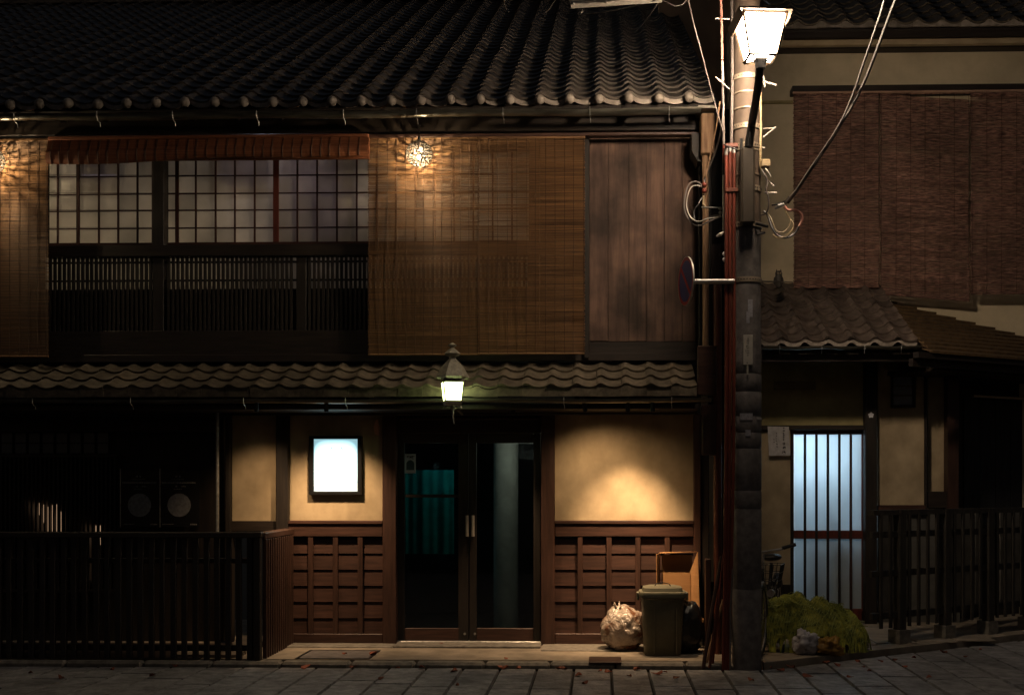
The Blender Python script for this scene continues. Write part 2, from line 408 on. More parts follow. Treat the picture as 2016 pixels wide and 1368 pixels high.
def roof_tiles(parent, x_right, ncol, nrow, y0, z0, ang, w=.265, ex=.235, mtl=None, lip=None, knob=False, nind=300, score=None, eave_h=.05, flat=False, skip=None):
    """rows of pantiles climbing from (.., y0, z0) at angle ang; the first column ends at x_right"""
    mtl = mtl or M['tile']
    me = tile_mb(w).mesh('roof_tile', mtl); smooth_by_angle(me, 35)
    ca, sa = math.cos(ang), math.sin(ang)
    cand = []
    for r in range(nrow):
        for c in range(ncol):
            x = x_right - (c+1)*w
            s_ = r*ex
            if skip and skip(x, r): continue
            cand.append((r, c, Vector((x, y0 + s_*ca, z0 + s_*sa))))
    def sc_(k):
        p = k[2]; a = -YAW; dx, dy = p.x, p.y
        dep = dx*math.sin(a)+dy*math.cos(a); lat = dx*math.cos(a)-dy*math.sin(a)
        u = CU + F*lat/dep; v = CV - F*(p.z-HC)/dep
        vis = -40 < u < 2016 and -10 < v < 1368
        return (0 if vis else 1, k[0], k[1])
    cand.sort(key=sc_)
    rest = MB(); base = tile_mb(w)
    for i, (r, c, p) in enumerate(cand):
        jx, jy, jz = rnd.uniform(-.004,.004), rnd.uniform(-.010,.010), rnd.uniform(0,.005)
        rz = rnd.uniform(-.014,.014)
        pos = p + Vector((jx, jy*ca, jy*sa + jz))
        if i < nind:
            put('roof_tile', me, pos, parent, rot=(ang, 0, rz))
        else:
            mt = Matrix.Translation(pos) @ Matrix.Rotation(rz, 4, 'Z') @ Matrix.Rotation(ang, 4, 'X')
            rest.add([mt @ Vector(q) for q in base.v], base.f)
    if rest.v:
        o = build(rest, 'roof_tile_field', mtl, parent, kind='stuff', auto=True)
    # eave course
    if lip:
        el = MB(); n = len(TX)
        vs = []
        for yy in (-.004, .03):
            for t in TX: vs.append((t*w, yy, wave(t*w, w)+.004))
            for t in TX: vs.append((t*w, yy, (-eave_h if flat else wave(t*w, w)*.9-eave_h)))
        fs = []
        for i in range(n-1):
            fs.append((n+i, n+i+1, i+1, i)); fs.append((2*n+i, 2*n+i+1, 3*n+i+1, 3*n+i)); fs.append((i, i+1, 2*n+i+1, 2*n+i)); fs.append((3*n+i,3*n+i+1,n+i+1,n+i))
        fs.append((0, 2*n, 3*n, n)); fs.append((n-1, 2*n-1, 4*n-1, 3*n-1))
        el.add(vs, fs)
        if knob: el.sphere((w*.16, -.048, .003), .048, 14, 10)
        me2 = el.mesh('eave_tile', lip); smooth_by_angle(me2, 35)
        for c in range(ncol):
            x = x_right - (c+1)*w
            p = Vector((x, y0, z0))
            if sc_((0, c, p))[0] == 0:
                put('eave_tile', me2, p + Vector((rnd.uniform(-.002,.002), rnd.uniform(-.006,.004), rnd.uniform(-.004,.004))), parent, rot=(0, 0, rnd.uniform(-.02,.02)))
def roof_deck(name, x0, x1, y0, z0, ang, length, parent, m, drop=.035, th=.03):
    ca, sa = math.cos(ang), math.sin(ang); mb = MB()
    a = (y0+.02, z0-drop); b = (y0+.02+length*ca, z0-drop+length*sa)
    vs = [(x0,a[0],a[1]),(x1,a[0],a[1]),(x1,b[0],b[1]),(x0,b[0],b[1])]
    vs += [(p[0],p[1]+th*sa,p[2]-th*ca) for p in vs]
    mb.add(vs, [(0,1,2,3),(7,6,5,4),(0,4,5,1),(1,5,6,2),(2,6,7,3),(3,7,4,0)])
    return build(mb, name, m, parent)

# ================================================================ the townhouse
house = thing('townhouse', (PX(700,D), D, PAVE), 'long two-storey wooden townhouse with tiled roofs, lattice window and glazed double door', 'house')
UY = 11.0; UANG = R(28.9)
zu = PZ(700, 203, UY)
TW = .280; xr = PX(1356, UY) + TW*.84
roof = roof_deck('roof', PX(-900,UY), xr+.05, UY, zu, UANG, 7.8, house, M['dark_wood'])
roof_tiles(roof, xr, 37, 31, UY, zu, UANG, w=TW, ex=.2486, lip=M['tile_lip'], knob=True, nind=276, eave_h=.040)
# ridge
ry = UY + 31*.2486*math.cos(UANG); rz = zu + 31*.2486*math.sin(UANG)
rd = MB()
for k in range(4): rd.box(PX(-900,UY), ry-.16+.02*k, rz+.0+.055*k, xr-.6, ry+.16-.02*k, rz+.05+.055*k)
build(rd, 'ridge', M['tile'], roof)
# verge board at the right end
# gutter of the upper eave
def gutter(u0, u1, v, Y, r, parent, nbr, drop=.10):
    x0, x1 = PX(u0,Y), PX(u1,Y); z = PZ((u0+u1)/2, v, Y); mb = MB(); n = 9
    prof = [(Y + r*math.cos(math.pi*k/(n-1)+math.pi), z - r*math.sin(math.pi*k/(n-1))*.95) for k in range(n)]
    prof2 = [(Y + (r-.004)*math.cos(math.pi*k/(n-1)+math.pi), z - (r-.004)*math.sin(math.pi*k/(n-1))*.95) for k in range(n)][::-1]
    pr = prof + prof2; m_ = len(pr)
    nseg = 12; vs = []
    for s_ in range(nseg+1):
        xx = x0 + (x1-x0)*s_/nseg; sag = .006*math.sin(s_*1.7)
        vs += [(xx, a, b+sag) for a, b in pr]
    fs = [(s_*m_+k, (s_+1)*m_+k, (s_+1)*m_+(k+1)%m_, s_*m_+(k+1)%m_) for s_ in range(nseg) for k in range(m_)]
    fs += [tuple(range(m_))[::-1], tuple(nseg*m_+k for k in range(m_))]
    mb.add(vs, fs)
    gt = build(mb, 'gutter', M['copper'], parent, auto=True)
    for k in range(nbr):
        xx = x0 + (x1-x0)*(k+.6)/nbr + rnd.uniform(-.05,.05)
        h = MB().tube([(xx, Y-r-.006, z+.012),(xx, Y-r-.008, z-.03),(xx, Y-r*.6, z-r-.012),(xx+.004, Y, z-r-.02),(xx+.006, Y+.01, z-r-drop)], .004, 5)
        build(h, 'gutter_bracket', M['grey_metal'], gt)
    return gt
gutter(-60, 1380, 222, UY-.02, .055, house, 9, .06)
# soffit: rafters + boards under the upper eave
sy0, sy1 = UY+.08, D
sb = MB(); zs0 = zu-.075; 
sb.add([(PX(-80,UY), sy0, zs0),(PX(1380,UY), sy0, zs0),(PX(1380,UY), sy1, zs0+.22),(PX(-80,UY), sy1, zs0+.22),
        (PX(-80,UY), sy0, zs0+.02),(PX(1380,UY), sy0, zs0+.02),(PX(1380,UY), sy1, zs0+.24),(PX(-80,UY), sy1, zs0+.24)],
       [(0,3,2,1),(4,5,6,7),(0,1,5,4),(1,2,6,5),(2,3,7,6),(3,0,4,7)])
build(sb, 'soffit', M['dark_wood_h'], house)
rb = MB(); xx = PX(-60,UY)
while xx < PX(1370,UY):
    rb.add([(xx, sy0, zs0-.06),(xx+.05, sy0, zs0-.06),(xx+.05, sy1, zs0+.16),(xx, sy1, zs0+.16),(xx, sy0, zs0-.002),(xx+.05, sy0, zs0-.002),(xx+.05, sy1, zs0+.218),(xx, sy1, zs0+.218)],
       [(0,3,2,1),(4,5,6,7),(0,1,5,4),(1,2,6,5),(2,3,7,6),(3,0,4,7)])
    xx += .42
build(rb, 'rafters', M['dark_wood'], house)
# eave beam behind the blinds and dark fascia
pb('beam', -60, 233, 1378, 262, 11.28, .08, M['dark_wood_h'], house)
pb('beam', 722, 262, 1378, 268, 11.26, .1, M['brown_wood_h'], house)
# shell of the upper floor
pb('wall', -400, 200, 1380, 800, D+1.6, .1, M['dark_wood'], house)
pb('wall', -400, 780, 440, 1275, D+.12, .1, M['dark_wood'], house)
# posts of the upper floor
for (u0, u1, vt_) in ((300,322,262),(583,603,503),(1042,1062,262)):
    pb('post', u0, vt_, u1, 705, D-.02, .14, M['dark_wood'], house)
pb('post', 1150, 262, 1160, 705, D-.14, .2, M['dark_wood'], house)
pb('beam', 90, 480, 1150, 503, D-.05, .12, M['dark_wood_h'], house)
# window: paper screens with muntins
WY = D+.10
frame = pb('window', 60, 476, 1046, 482, WY-.02, .05, M['muntin'], house)
paper = translucent('shoji_paper', (.84,.77,.66), .35, 2.0, lowf=.65, vary=.2)
vb = [97,113,153,194,232,270,300,322,348,385,424,462,501,543,585,624,663,702,741,779,818,856,894,932,970,1008,1042]
hb = [300,345,380,413,448,479]
for i in range(len(vb)-1):
    for j in range(5):
        pb('pane', vb[i]+.5, hb[j]+.5, vb[i+1]-.5, hb[j+1]-.5, WY+.012, .004, paper, frame, 0)
for u in vb[1:-1]:
    wd = 1.6
    if u in (343,348): wd = 3.4
    if u == 543: wd = 5.5
    if u in (153,): wd = 3.2
    mm = M['red_wood'] if u == 543 else M['muntin']
    pb('muntin', u-wd, 300, u+wd, 479, WY-.012, .02, mm, frame, .001)
for v in hb[1:-1]:
    pb('muntin', 97, v-1.2, 1042, v+1.2, WY-.006, .012, M['muntin'], frame, .001)
for (u_, v_, e_, c_) in ((170, 505, 9.5, (1,.86,.64)), (400, 505, 8.5, (1,.85,.64)), (520, 330, 5, (.85,.82,1)), (640, 400, 9, (.92,.84,.96)), (980, 430, 4, (1,.85,.7)), (230, 300, 4, (.82,.82,1))):
    lightobj('pane_fill_light', 'POINT', P(u_, v_, D+.75), e_, c_, house, shadow_soft_size=.12)  # unseen lights added behind the paper to brighten panes and slits
build(MB().box(PX(-100,D), D+.2, PZ(500,715,D), PX(1150,D), D+1.6, PZ(500,705,D)), 'upper_floor', M['dark_wood_h'], house)
lav = translucent('pane_dimmer', (.55,.52,.66), .3, 3)  # unseen cloths added behind the paper to dim some of the panes
for (u0_, u1_, v0_, v1_) in ((553,690,300,476),(425,541,306,384),(160,236,300,372)):
    cm = MB(); n_ = 26; Yc = D+.19; x0_, x1_ = PX(u0_,Yc), PX(u1_,Yc); zt_, zb_ = PZ(500,v0_,Yc), PZ(500,v1_,Yc); vs = []
    for k in range(n_+1):
        xx = x0_+(x1_-x0_)*k/n_; yy = Yc+.012*math.sin(k*1.1)+.01*math.sin(k*.43)
        vs += [(xx,yy,zt_),(xx,yy+.01,zb_)]
    build(cm.add(vs, [(k*2,k*2+1,k*2+3,k*2+2) for k in range(n_)]), 'pane_dimmer', lav, house, smooth=True)
build(MB().box(PX(-100,D), D+.2, PZ(500,240,D), PX(1150,D), D+1.6, PZ(500,235,D)), 'upper_ceiling', M['dark_wood_h'], house)
# lattice below the beam
lat = pb('lattice', 90, 650, 1150, 700, D-.04, .06, M['dark_wood_h'], house)
u = 98; k = 0
while u < 1046:
    if not (298 < u < 326 or 578 < u < 606):
        pb('lattice_slat', u-2.4, 503, u+2.4, 652, D-.02, .03, M['dark_wood'], lat, .001)
    u += 9.0 + rnd.uniform(-.25,.25); k += 1
for v in (515, 551, 600):
    pb('lattice_rail', 90, v-2, 1150, v+2, D+.012, .016, M['dark_wood_h'], lat, .001)
pb('backing_board', 60, 568, 1150, 660, D+.06, .02, M['dark_wood'], lat)
pb('paper_strip', 90, 497, 1042, 570, D+.12, .004, paper, lat, 0)
# plank wall at the right end
pw_ = pb('plank_wall', 1158, 266, 1380, 676, D-.02, .06, M['dark_wood'], house)
us = [1160,1197,1238,1272,1308,1343,1377]
for a, b in zip(us[:-1], us[1:]):
    pb('plank', a+.4, 267, b-.4, 672+rnd.uniform(-1,1), D-.05-rnd.uniform(0,.006), .025, M['grey_plank'], pw_, .002)
pb('beam', 1160, 673, 1380, 700, D-.06, .08, M['dark_wood_h'], house)
pb('beam', -60, 697, 1372, 712, D-.10, .14, M['dark_wood_h'], house)
# corner post with lit cap, bracket
pb('corner_post', 1381, 222, 1407, 302, 11.05, .35, M['post_wood'], house, .01)
pb('corner_post', 1376, 300, 1400, 712, 11.3, .2, M['dark_wood'], house, .01)
pb('flashing', 1374, 207, 1410, 214, 10.95, .5, M['copper'], house)
mb = MB()
q = [P(1362,262,11.15), P(1383,262,11.15), P(1383,318,11.15), P(1374,318,11.15), P(1362,296,11.15)]
mb.add([tuple(p) for p in q]+[(p.x,p.y+.3,p.z) for p in q], [(0,1,2,3,4),(9,8,7,6,5),(0,5,6,1),(1,6,7,2),(2,7,8,3),(3,8,9,4),(4,9,5,0)])
build(mb, 'eave_bracket', M['dark_wood'], house)

# ---- pent roof over the ground floor
PY = 10.82; PANG = R(24)
zp = PZ(700, 768, PY)
pent = roof_deck('pent_roof', PX(-80,PY), PX(1372,PY), PY, zp, PANG, .72, house, M['dark_wood'])
AMP[0] = .62
roof_tiles(pent, PX(1372,PY), 31, 3, PY, zp, PANG, w=.231, ex=.235, mtl=M['tile_old'], lip=M['tile_old'], nind=200, eave_h=.062, flat=True)
AMP[0] = 1.0
gutter(-60, 1400, 786, PY-.03, .04, house, 7, .05)
pb('soffit', -80, 796, 1378, 806, PY+.05, .62, M['dark_wood_h'], house)
pb('beam', -80, 800, 1378, 817, D-.08, .2, M['dark_wood_h'], house)
# ---- ground floor posts
for (u0, u1, v1) in ((443,453,1265),(543,567,1268),(753,780,1270),(1065,1092,1274),(1366,1380,1276)):
    pb('post', u0, 812, u1, v1, D-.07, .16, M['brown_wood'] if u0 > 560 else M['dark_wood'], house, .006)
# plaster panels
wp = []
for (u0, u1, v0, v1) in ((453,543,815,1025),(567,753,815,1028),(1092,1366,815,1032)):
    o = pb('plaster_panel', u0, v0, u1, v1, D, .05, M['plaster'], house, 0)
pb('plaster_panel', 505, 1028, 543, 1046, D, .05, M['plaster'], house, 0)
pb('rail', 440, 1025, 545, 1046, D-.03, .02, M['dark_wood_h'], house)
def wainscot(u0, u1, bats):
    wn = pb('wainscot', u0, 1030, u1, 1056, D-.055, .06, M['brown_wood_h'], house, .006)
    pb('rail', u0, 1024.5, u1, 1031, D-.075, .08, M['brown_wood_h'], wn, .004)
    pb('rail', u0, 1247, u1, 1268, D-.055, .06, M['brown_wood_h'], wn, .006)
    pb('backing_board', u0, 1056, u1, 1248, D+.02, .02, M['dark_wood'], wn)
    eu = [u0] + [x for b in bats for x in b] + [u1]
    rows = [1061,1090,1122,1153.5,1185,1217,1248]
    for k in range(0, len(eu), 2):
        for r0, r1 in zip(rows[:-1], rows[1:]):
            # lapped board leaning out at its foot
            x0, x1 = PX(eu[k]-1, D), PX(eu[k+1]+1, D); um = (eu[k]+eu[k+1])/2
            z1, z0 = PZ(um, r0+1, D), PZ(um, r1-1.3, D)
            yt, yb = D-.002, D-.016
            vs = [(x0,yb,z0),(x1,yb,z0),(x1,yt,z1),(x0,yt,z1)]; vs += [(a,b+.014,c) for a,b,c in vs]
            build(MB().add(vs, [(0,1,2,3),(7,6,5,4),(0,4,5,1),(1,5,6,2),(2,6,7,3),(3,7,4,0)]), 'board', M['brown_wood_h'], wn)
    for (a, b) in bats:
        pb('batten', a, 1056, b, 1247, D-.048, .03, M['brown_wood'], wn, .003)
    return wn
wainscot(567, 753, ((606,616),(655,665),(704,714)))
wainscot(1092, 1366, ((1137,1147),(1194,1204),(1251,1261),(1309,1319)))
pb('post', 565, 1056, 570, 1250, D-.05, .05, M['brown_wood'], house)

# ---- double glazed door
DY = D+.02
door = pb('door', 780, 817, 1065, 853, DY-.02, .08, M['dark_wood_h'], house)
pb('transom_light', 786, 822, 1060, 826, DY-.035, .012, M['brown_wood_h'], door)
gl = clear_glass('door_glass', (.62,.66,.66), .05)
for (a, b) in ((782,922),(924,1064)):
    pb('stile', a, 853, a+14, 1262, DY, .05, M['dark_wood'], door); pb('stile', b-14-(6 if b<1000 else 0), 853, b, 1262, DY, .05, M['brown_wood'] if False else M['dark_wood'], door)
    pb('rail', a+14, 853, b-14, 872, DY+.002, .046, M['dark_wood_h'], door)
    pb('rail', a+14, 1236, b-14, 1262, DY+.002, .046, M['brown_wood_h'], door)
    pb('glass', a+14, 872, b-14, 1236, DY+.022, .006, gl, door, 0)
pb('midrail', 798, 973, 905, 979, DY+.002, .02, M['dark_wood_h'], door)
pb('threshold', 780, 1262, 1065, 1266, DY-.05, .1, M['grey_metal'], door)
for u0 in (917.5, 929.0):
    x0, x1 = PX(u0,DY), PX(u0+7,DY); zt, zb = PZ(925,1014,DY), PZ(925,1055,DY)
    hm = MB().tube([(x0+.016, DY-.045, zb),(x0+.016, DY-.045, zt)], .0165, 12)
    for z in (zb+.02, zt-.02): hm.tube([(x0+.016, DY-.04, z),(x0+.016, DY, z)], .008, 8)
    build(hm, 'handle', M['white_metal'], door, auto=True)
for u0 in (915, 935):
    p = P(u0, 1247, DY-.004); build(MB().tube([(p.x,p.y+.01,p.z),(p.x,p.y-.006,p.z)], .012, 10), 'lock', M['grey_metal'], door)
# room behind the door
room = MB()
x0, x1 = PX(760,D)+.1, PX(1090,D)-.1
rm = pb('interior_wall', 700, 800, 1130, 1262, 14.0, .1, M['dark_wood'], house)
build(MB().box(x0-.3, D+.15, PAVE, x1+.3, 14, PAVE+.02), 'interior_floor', M['dark_wood_h'], house)
build(MB().box(x0-.35, D+.15, PAVE, x0-.3, 14, 2.6), 'interior_wall', M['dark_wood'], house)
build(MB().box(x1+.3, D+.15, PAVE, x1+.35, 14, 2.6), 'interior_wall', M['dark_wood'], house)
build(MB().box(x0-.3, D+.15, 2.6, x1+.3, 14, 2.65), 'interior_ceiling', M['dark_wood'], house)
# pale square pillar and a teal lit curtain inside
pc_ = P(996, 868, 12.7); build(MB().lathe([(.135,PAVE),(.135,pc_.z)], (pc_.x,pc_.y,0), 24), 'interior_pillar', mat('pillar_paint', (.70,.69,.62), rough=.8), house, auto=True)
teal = emis('teal_curtain', (.0,.30,.29), .09)
cm = MB(); n_ = 40; cx0, cx1 = PX(798,12.4), PX(894,12.4); ct, cb = PZ(845,925,12.4), PZ(845,1090,12.4); vs = []
for k in range(n_+1):
    xx = cx0+(cx1-cx0)*k/n_; yy = 12.4+.010*math.sin(k*.75)+.012*math.sin(k*.31)
    vs += [(xx,yy,ct),(xx,yy+.01,cb),(xx,yy+.004,ct),(xx,yy+.014,cb)]
fs = [f for k in range(n_) for f in ((k*4,k*4+1,k*4+5,k*4+4),(k*4+2,k*4+6,k*4+7,k*4+3))]
build(cm.add(vs, fs), 'curtain', mat('teal_cloth', (.0,.34,.33), (.0,.22,.22), rough=.8, bump=0), house, auto=True)
lightobj('interior_lamp', 'POINT', (PX(862,12.2), 12.12, ct+.04), .45, (.55,1,1), house, shadow_soft_size=.04)
lightobj('interior_lamp', 'POINT', (PX(1040,11.9), 11.95, 2.0), 6, (.85,.9,.75), house, shadow_soft_size=.15)
lightobj('interior_lamp', 'POINT', (PX(850,12.3), 12.9, .9), .5, (.4,.8,.9), house, shadow_soft_size=.1)
# ================================================================ bottom left: lattice window, posters, railing
lw = pb('lattice_window', -80, 817, 428, 850, D+.0, .1, M['dark_wood_h'], house)
frost = translucent('frosted_glass', (.12,.12,.12), .8)
for i, u in enumerate(range(0, 200, 27)):
    pb('pane', u+3, 852, u+24, 871, D+.06, .005, frost, lw, 0)
    pb('pane', u+3, 873, u+24, 892, D+.06, .005, frost, lw, 0)
pb('sill', -80, 893, 230, 900, D-.02, .1, M['dark_wood_h'], lw)
for i in range(34):
    u = -60 + i*8.6
    if u < 232: pb('lattice_slat', u, 900, u+3.4, 1165, D-.02, .05, M['dark_wood'], lw, .001)
for v in (1046, 1160): pb('lattice_rail', -80, v, 232, v+5, D-.04, .04, M['dark_wood_h'], lw, .001)
warm = emis('lit_paper', (1,.62,.36), .55)
gm = MB()
def poly(mb, pts, Y, th=.004):
    q = [P(u, v, Y) for u, v in pts]; n = len(q)
    return mb.add([tuple(p) for p in q] + [(p.x, p.y+th, p.z) for p in q], [tuple(range(n)), tuple(range(2*n-1, n-1, -1))] + [(i, (i+1)%n, (i+1)%n+n, i+n) for i in range(n)])
poly(gm, [(70,988),(76,1012),(84,1020),(90,1046),(126,1046),(128,1018),(118,1004),(110,990),(96,998),(84,992)][::-1], D+.09)
build(gm, 'lit_paper', warm, lw)
gm = MB(); poly(gm, [(181,1034),(199,1034),(199,1072),(190,1074),(190,1142),(181,1142)][::-1], D+.09)
build(gm, 'lit_paper', warm, lw)
# square post with metal pipe
dp = build(MB().tube([P(428,812,11.3), P(428,1055,11.3)], .017, 10), 'drain_pipe', M['grey_metal'])
tag(dp, 'thin grey drain pipe in front of the dark wall beside the small plaster panel', 'pipe')
M['poster'] = mat('poster_black', (.012,.012,.013), rough=.25, bump=0, spec=.5)
M['disc'] = mat('poster_disc', (.21,.21,.22), (.14,.14,.145), rough=.6, scale=(30,30,30), bump=0, lo=.4, hi=.6)
M['print'] = mat('poster_print', (.22,.21,.20), rough=.7, bump=0)
def poster(u0, u1, uc, label):
    Y = D-.06; th = .006
    o = thing('poster', P((u0+u1)/2, 1036, Y), label, 'poster', 'posters in clear sleeves')
    pb('sheet', u0, 925, u1, 1036, Y, th, M['poster'], o, .001)
    c = P(uc, 994, Y-.002); n = 36; mb = MB()
    mb.tube([(c.x, c.y+.002, c.z),(c.x, c.y-.001, c.z)], .116, n); build(mb, 'disc', M['disc'], o)
    tx = MB()
    def dashes(v, h, segs):
        for a, b in segs:
            aa = a
            while aa < b:
                wdt = rnd.uniform(1.2, 3.2); p0 = P(aa, v+rnd.uniform(-.4,.4), Y-.001); p1 = P(min(aa+wdt,b), v+h, Y-.001)
                tx.box(p0.x, Y-.002, p1.z, p1.x, Y, p0.z); aa += wdt + rnd.uniform(.5,1.2)
    off = uc-355
    dashes(936, 3.2, [(348+off,352+off),(355+off,358.5+off)])
    dashes(943, 1, [(340+off,365+off)]); dashes(948.5, 3.0, [(321+off,388+off)]); dashes(956, 2.6, [(348+off,352+off),(360+off,368+off)])
    dashes(962, 1.2, [(345+off,360+off)]); dashes(1030.5, 2.4, [(377+off,390+off)]); dashes(1031, 1.2, [(322+off,345+off)])
    build(tx, 'lettering', M['print'], o)
    e = pb('sleeve_edge', u0-2.2, 922, u0-.4, 1038, Y-.004, .008, M['grey_metal'], o, .001)
    return o
poster(316, 393, 352.5, 'black poster with a pale disc, the one nearer the pipe, right of its twin')
poster(238, 313, 274.5, 'black poster with a pale disc and creased clear sleeve, left of its twin')

# railing of vertical bars
FY = floorY(1302, PAVE)
rail = thing('railing', (PX(270,FY), FY, PAVE), 'black wooden railing of upright bars enclosing the left part of the house front', 'railing')
pb('top_rail', -90, 1047, 514, 1058, FY-.02, .09, M['dark_wood_h'], rail, .008)
pb('cross_rail', -90, 1098, 512, 1108, FY+.035, .03, M['dark_wood_h'], rail)
pb('cross_rail', -90, 1268, 512, 1280, FY+.035, .03, M['dark_wood_h'], rail)
u = -75.0
while u < 498:
    o_ = pb('bar', u, 1058, u+10.5+rnd.uniform(-1,1), 1300+rnd.uniform(-1,1), FY, .035, M['dark_wood'], rail, .004); o_.rotation_euler = (rnd.uniform(-.006,.006), rnd.uniform(-.007,.007), rnd.uniform(-.06,.06)); u += 21.6+rnd.uniform(-.8,.8)
pb('corner_post', 498, 1048, 512, 1302, FY-.01, .07, M['dark_wood'], rail, .006)
xr_ = PX(512, FY)
# side return
zt = PZ(512,1050,FY); zb = PAVE
build(MB().bbox(xr_-.07, FY+.062, zt-.055, xr_+.03, D-.06, zt+.006, .008), 'top_rail', M['brown_wood'], rail)
build(MB().bbox(xr_-.035, FY+.062, zb+.10, xr_-.008, D-.06, zb+.15), 'cross_rail', M['dark_wood'], rail)
yy = FY+.10
while yy < D-.09:
    build(MB().bbox(xr_-.006, yy, zb, xr_+.03, yy+.035, zt-.056, .004), 'bar', M['brown_wood'], rail); yy += .075
build(MB().box(PX(-120,11), FY-.008, PAVE, PX(432,11), D-.1, PAVE+.012), 'floor_shade', M['dark_wood_h'], rail)  # dark sheet standing in for the shade on the floor behind the bars
# floor slats seen between the bars
for i in range(8):
    build(MB().box(PX(375,11), FY+.13+i*.075, PAVE+.001, PX(500,11), FY+.18+i*.075, PAVE+.03), 'floor_slat', M['pave'], rail)

# ================================================================ blinds
def blind(name, u0, u1, v0, v1, Y, mt, label, cat, group, nstr=16, pitch=.0085, gap=.72, sl=0.0, wav=.004, seams=()):
    """hanging reed blind: thin slats with gaps, dark strings"""
    x0, x1 = PX(u0,Y), PX(u1,Y); zt = PZ((u0+u1)/2, v0, Y); zb = PZ((u0+u1)/2, v1, Y)
    o = thing(name, ((x0+x1)/2, Y, zb), label, cat, group)
    mb = MB(); z = zt - .02; nseg = 6; rr = random.Random(int(u0)+11)
    while z > zb:
        h = pitch*gap*rr.uniform(.75,1.25); dz = rr.uniform(-.0012,.0012); e0 = rr.uniform(-.006,.006); e1 = rr.uniform(-.006,.006)
        vs = []
        for k in range(nseg+1):
            t = k/nseg; xx = x0+e0 + (x1+e1-x0-e0)*t
            yy = Y + wav*math.sin(6*t+z*3+u0) + .006*math.sin(z*2.2+t*2)
            zz = z + dz*math.sin(5*t+z*40) + sl*t
            vs += [(xx,yy,zz-h/2),(xx,yy-.003,zz),(xx,yy,zz+h/2)]
        n0 = 3; fs = []
        for k in range(nseg):
            a = k*3
            fs += [(a,a+3,a+4,a+1),(a+1,a+4,a+5,a+2),(a+2,a+5,a+3,a)]
        mb.add(vs, fs); z -= pitch*rr.uniform(.93,1.07)
    tag(build(mb, 'reed_slats', mt, o), kind='stuff')
    st = MB()
    for k in range(nstr+1):
        xx = x0 + .012 + (x1-x0-.024)*k/nstr + rr.uniform(-.004,.004)
        st.tube([(xx, Y-.012, zt),(xx+rr.uniform(-.004,.004), Y-.012, (zt+zb)/2),(xx+rr.uniform(-.005,.005), Y-.012, zb+sl*k/nstr)], .0024, 4)
    for uu in seams:
        xx = PX(uu, Y); st.tube([(xx,Y-.014,zt),(xx,Y-.014,zb)], .005, 4)
    build(st, 'strings', M['string'], o)
    build(MB().bbox(x0-.005, Y-.014, zt-.03, x1+.005, Y+.014, zt), 'top_batten', mt, o)
    b = MB().tube([(x0, Y-.004, zb),(x1, Y-.004, zb+sl)], .010, 8); build(b, 'bottom_batten', mt, o)
    return o
blind('bamboo_blind', 725, 944, 268, 698, 11.30, M['bamboo'], 'brown reed blind hanging directly behind the round perforated lamp', 'blind', 'reed blinds on the house front', 12)
blind('bamboo_blind', 941, 1151, 268, 696, 11.285, M['bamboo'], 'brown reed blind hanging beside the weathered plank wall', 'blind', 'reed blinds on the house front', 11)
blind('bamboo_blind', -110, 96, 274, 702, 11.30, M['bamboo'], 'reed blind at the far end of the facade, partly out of frame past the railing', 'blind', 'reed blinds on the house front', 11)
# rolled up blind with sagging belly
def rolled():
    Y = 11.27; u0, u1 = 97, 727
    x0, x1 = PX(u0,Y), PX(u1,Y)
    o = thing('rolled_blind', ((x0+x1)/2, Y, PZ(400,320,Y)), 'long red-brown reed blind rolled up above the paper window', 'blind')
    ns = 60; prof = []
    npf = 22; vs = []
    for s_ in range(ns+1):
        t = s_/ns; xx = x0+(x1-x0)*t; u = u0+(u1-u0)*t
        vt = 275 - 6*t; vbm = 324 - 12*t + 3*math.sin(t*9) * (1 if t<.8 else .3)
        zt = PZ(400, vt, Y); zb = PZ(400, vbm, Y); H = zt-zb
        bulge = .055 + .008*mnoise.noise(Vector((xx*2,0,0)))
        for k in range(npf):
            a = k/(npf-1)
            if a < .45:   # front drop from the batten
                q = a/.45; z = zt - q*(H*.45); y = Y - .02 - .045*q
            else:
                an = math.pi*1.15*(a-.45)/.55; z = zt - H*.45 - H*.27*(1-math.cos(an)); y = Y - .065 - .03*math.sin(an*.9) + .05*(a-.45)
            y += .0022*(k%2); vs.append((xx, y, z))
    fs = [(s_*npf+k, s_*npf+k+1, (s_+1)*npf+k+1, (s_+1)*npf+k) for s_ in range(ns) for k in range(npf-1)]
    n0 = len(vs)
    back = [(x, y+.09-.0*(z), z) for (x, y, z) in vs]
    mb = MB().add(vs, fs); build(mb, 'reed_roll', M['bamboo_red'], o, auto=True)
    build(MB().box(x0, Y-.01, PZ(400,322,Y)+.03, x1, Y+.02, PZ(400,272,Y)), 'core', M['bamboo_red'], o)
    st = MB(); k = 0; xx = x0+.05
    while xx < x1-.02:
        t = (xx-x0)/(x1-x0); s_ = min(ns-1, int(t*ns)); f = t*ns-s_
        pts = []
        for k2 in range(0, npf):
            a = Vector(vs[s_*npf+k2]); b = Vector(vs[(s_+1)*npf+k2]); p = a.lerp(b, f)
            pts.append((p.x, p.y-.003, p.z))
        st.tube(pts, .0032, 4); xx += .094+rnd.uniform(-.012,.012)
    build(st, 'strings', M['string'], o)
    build(MB().bbox(x0, Y-.035, PZ(400,273,Y)-.01, x1, Y+.02, PZ(400,268,Y)), 'top_batten', M['bamboo_red'], o)
rolled()

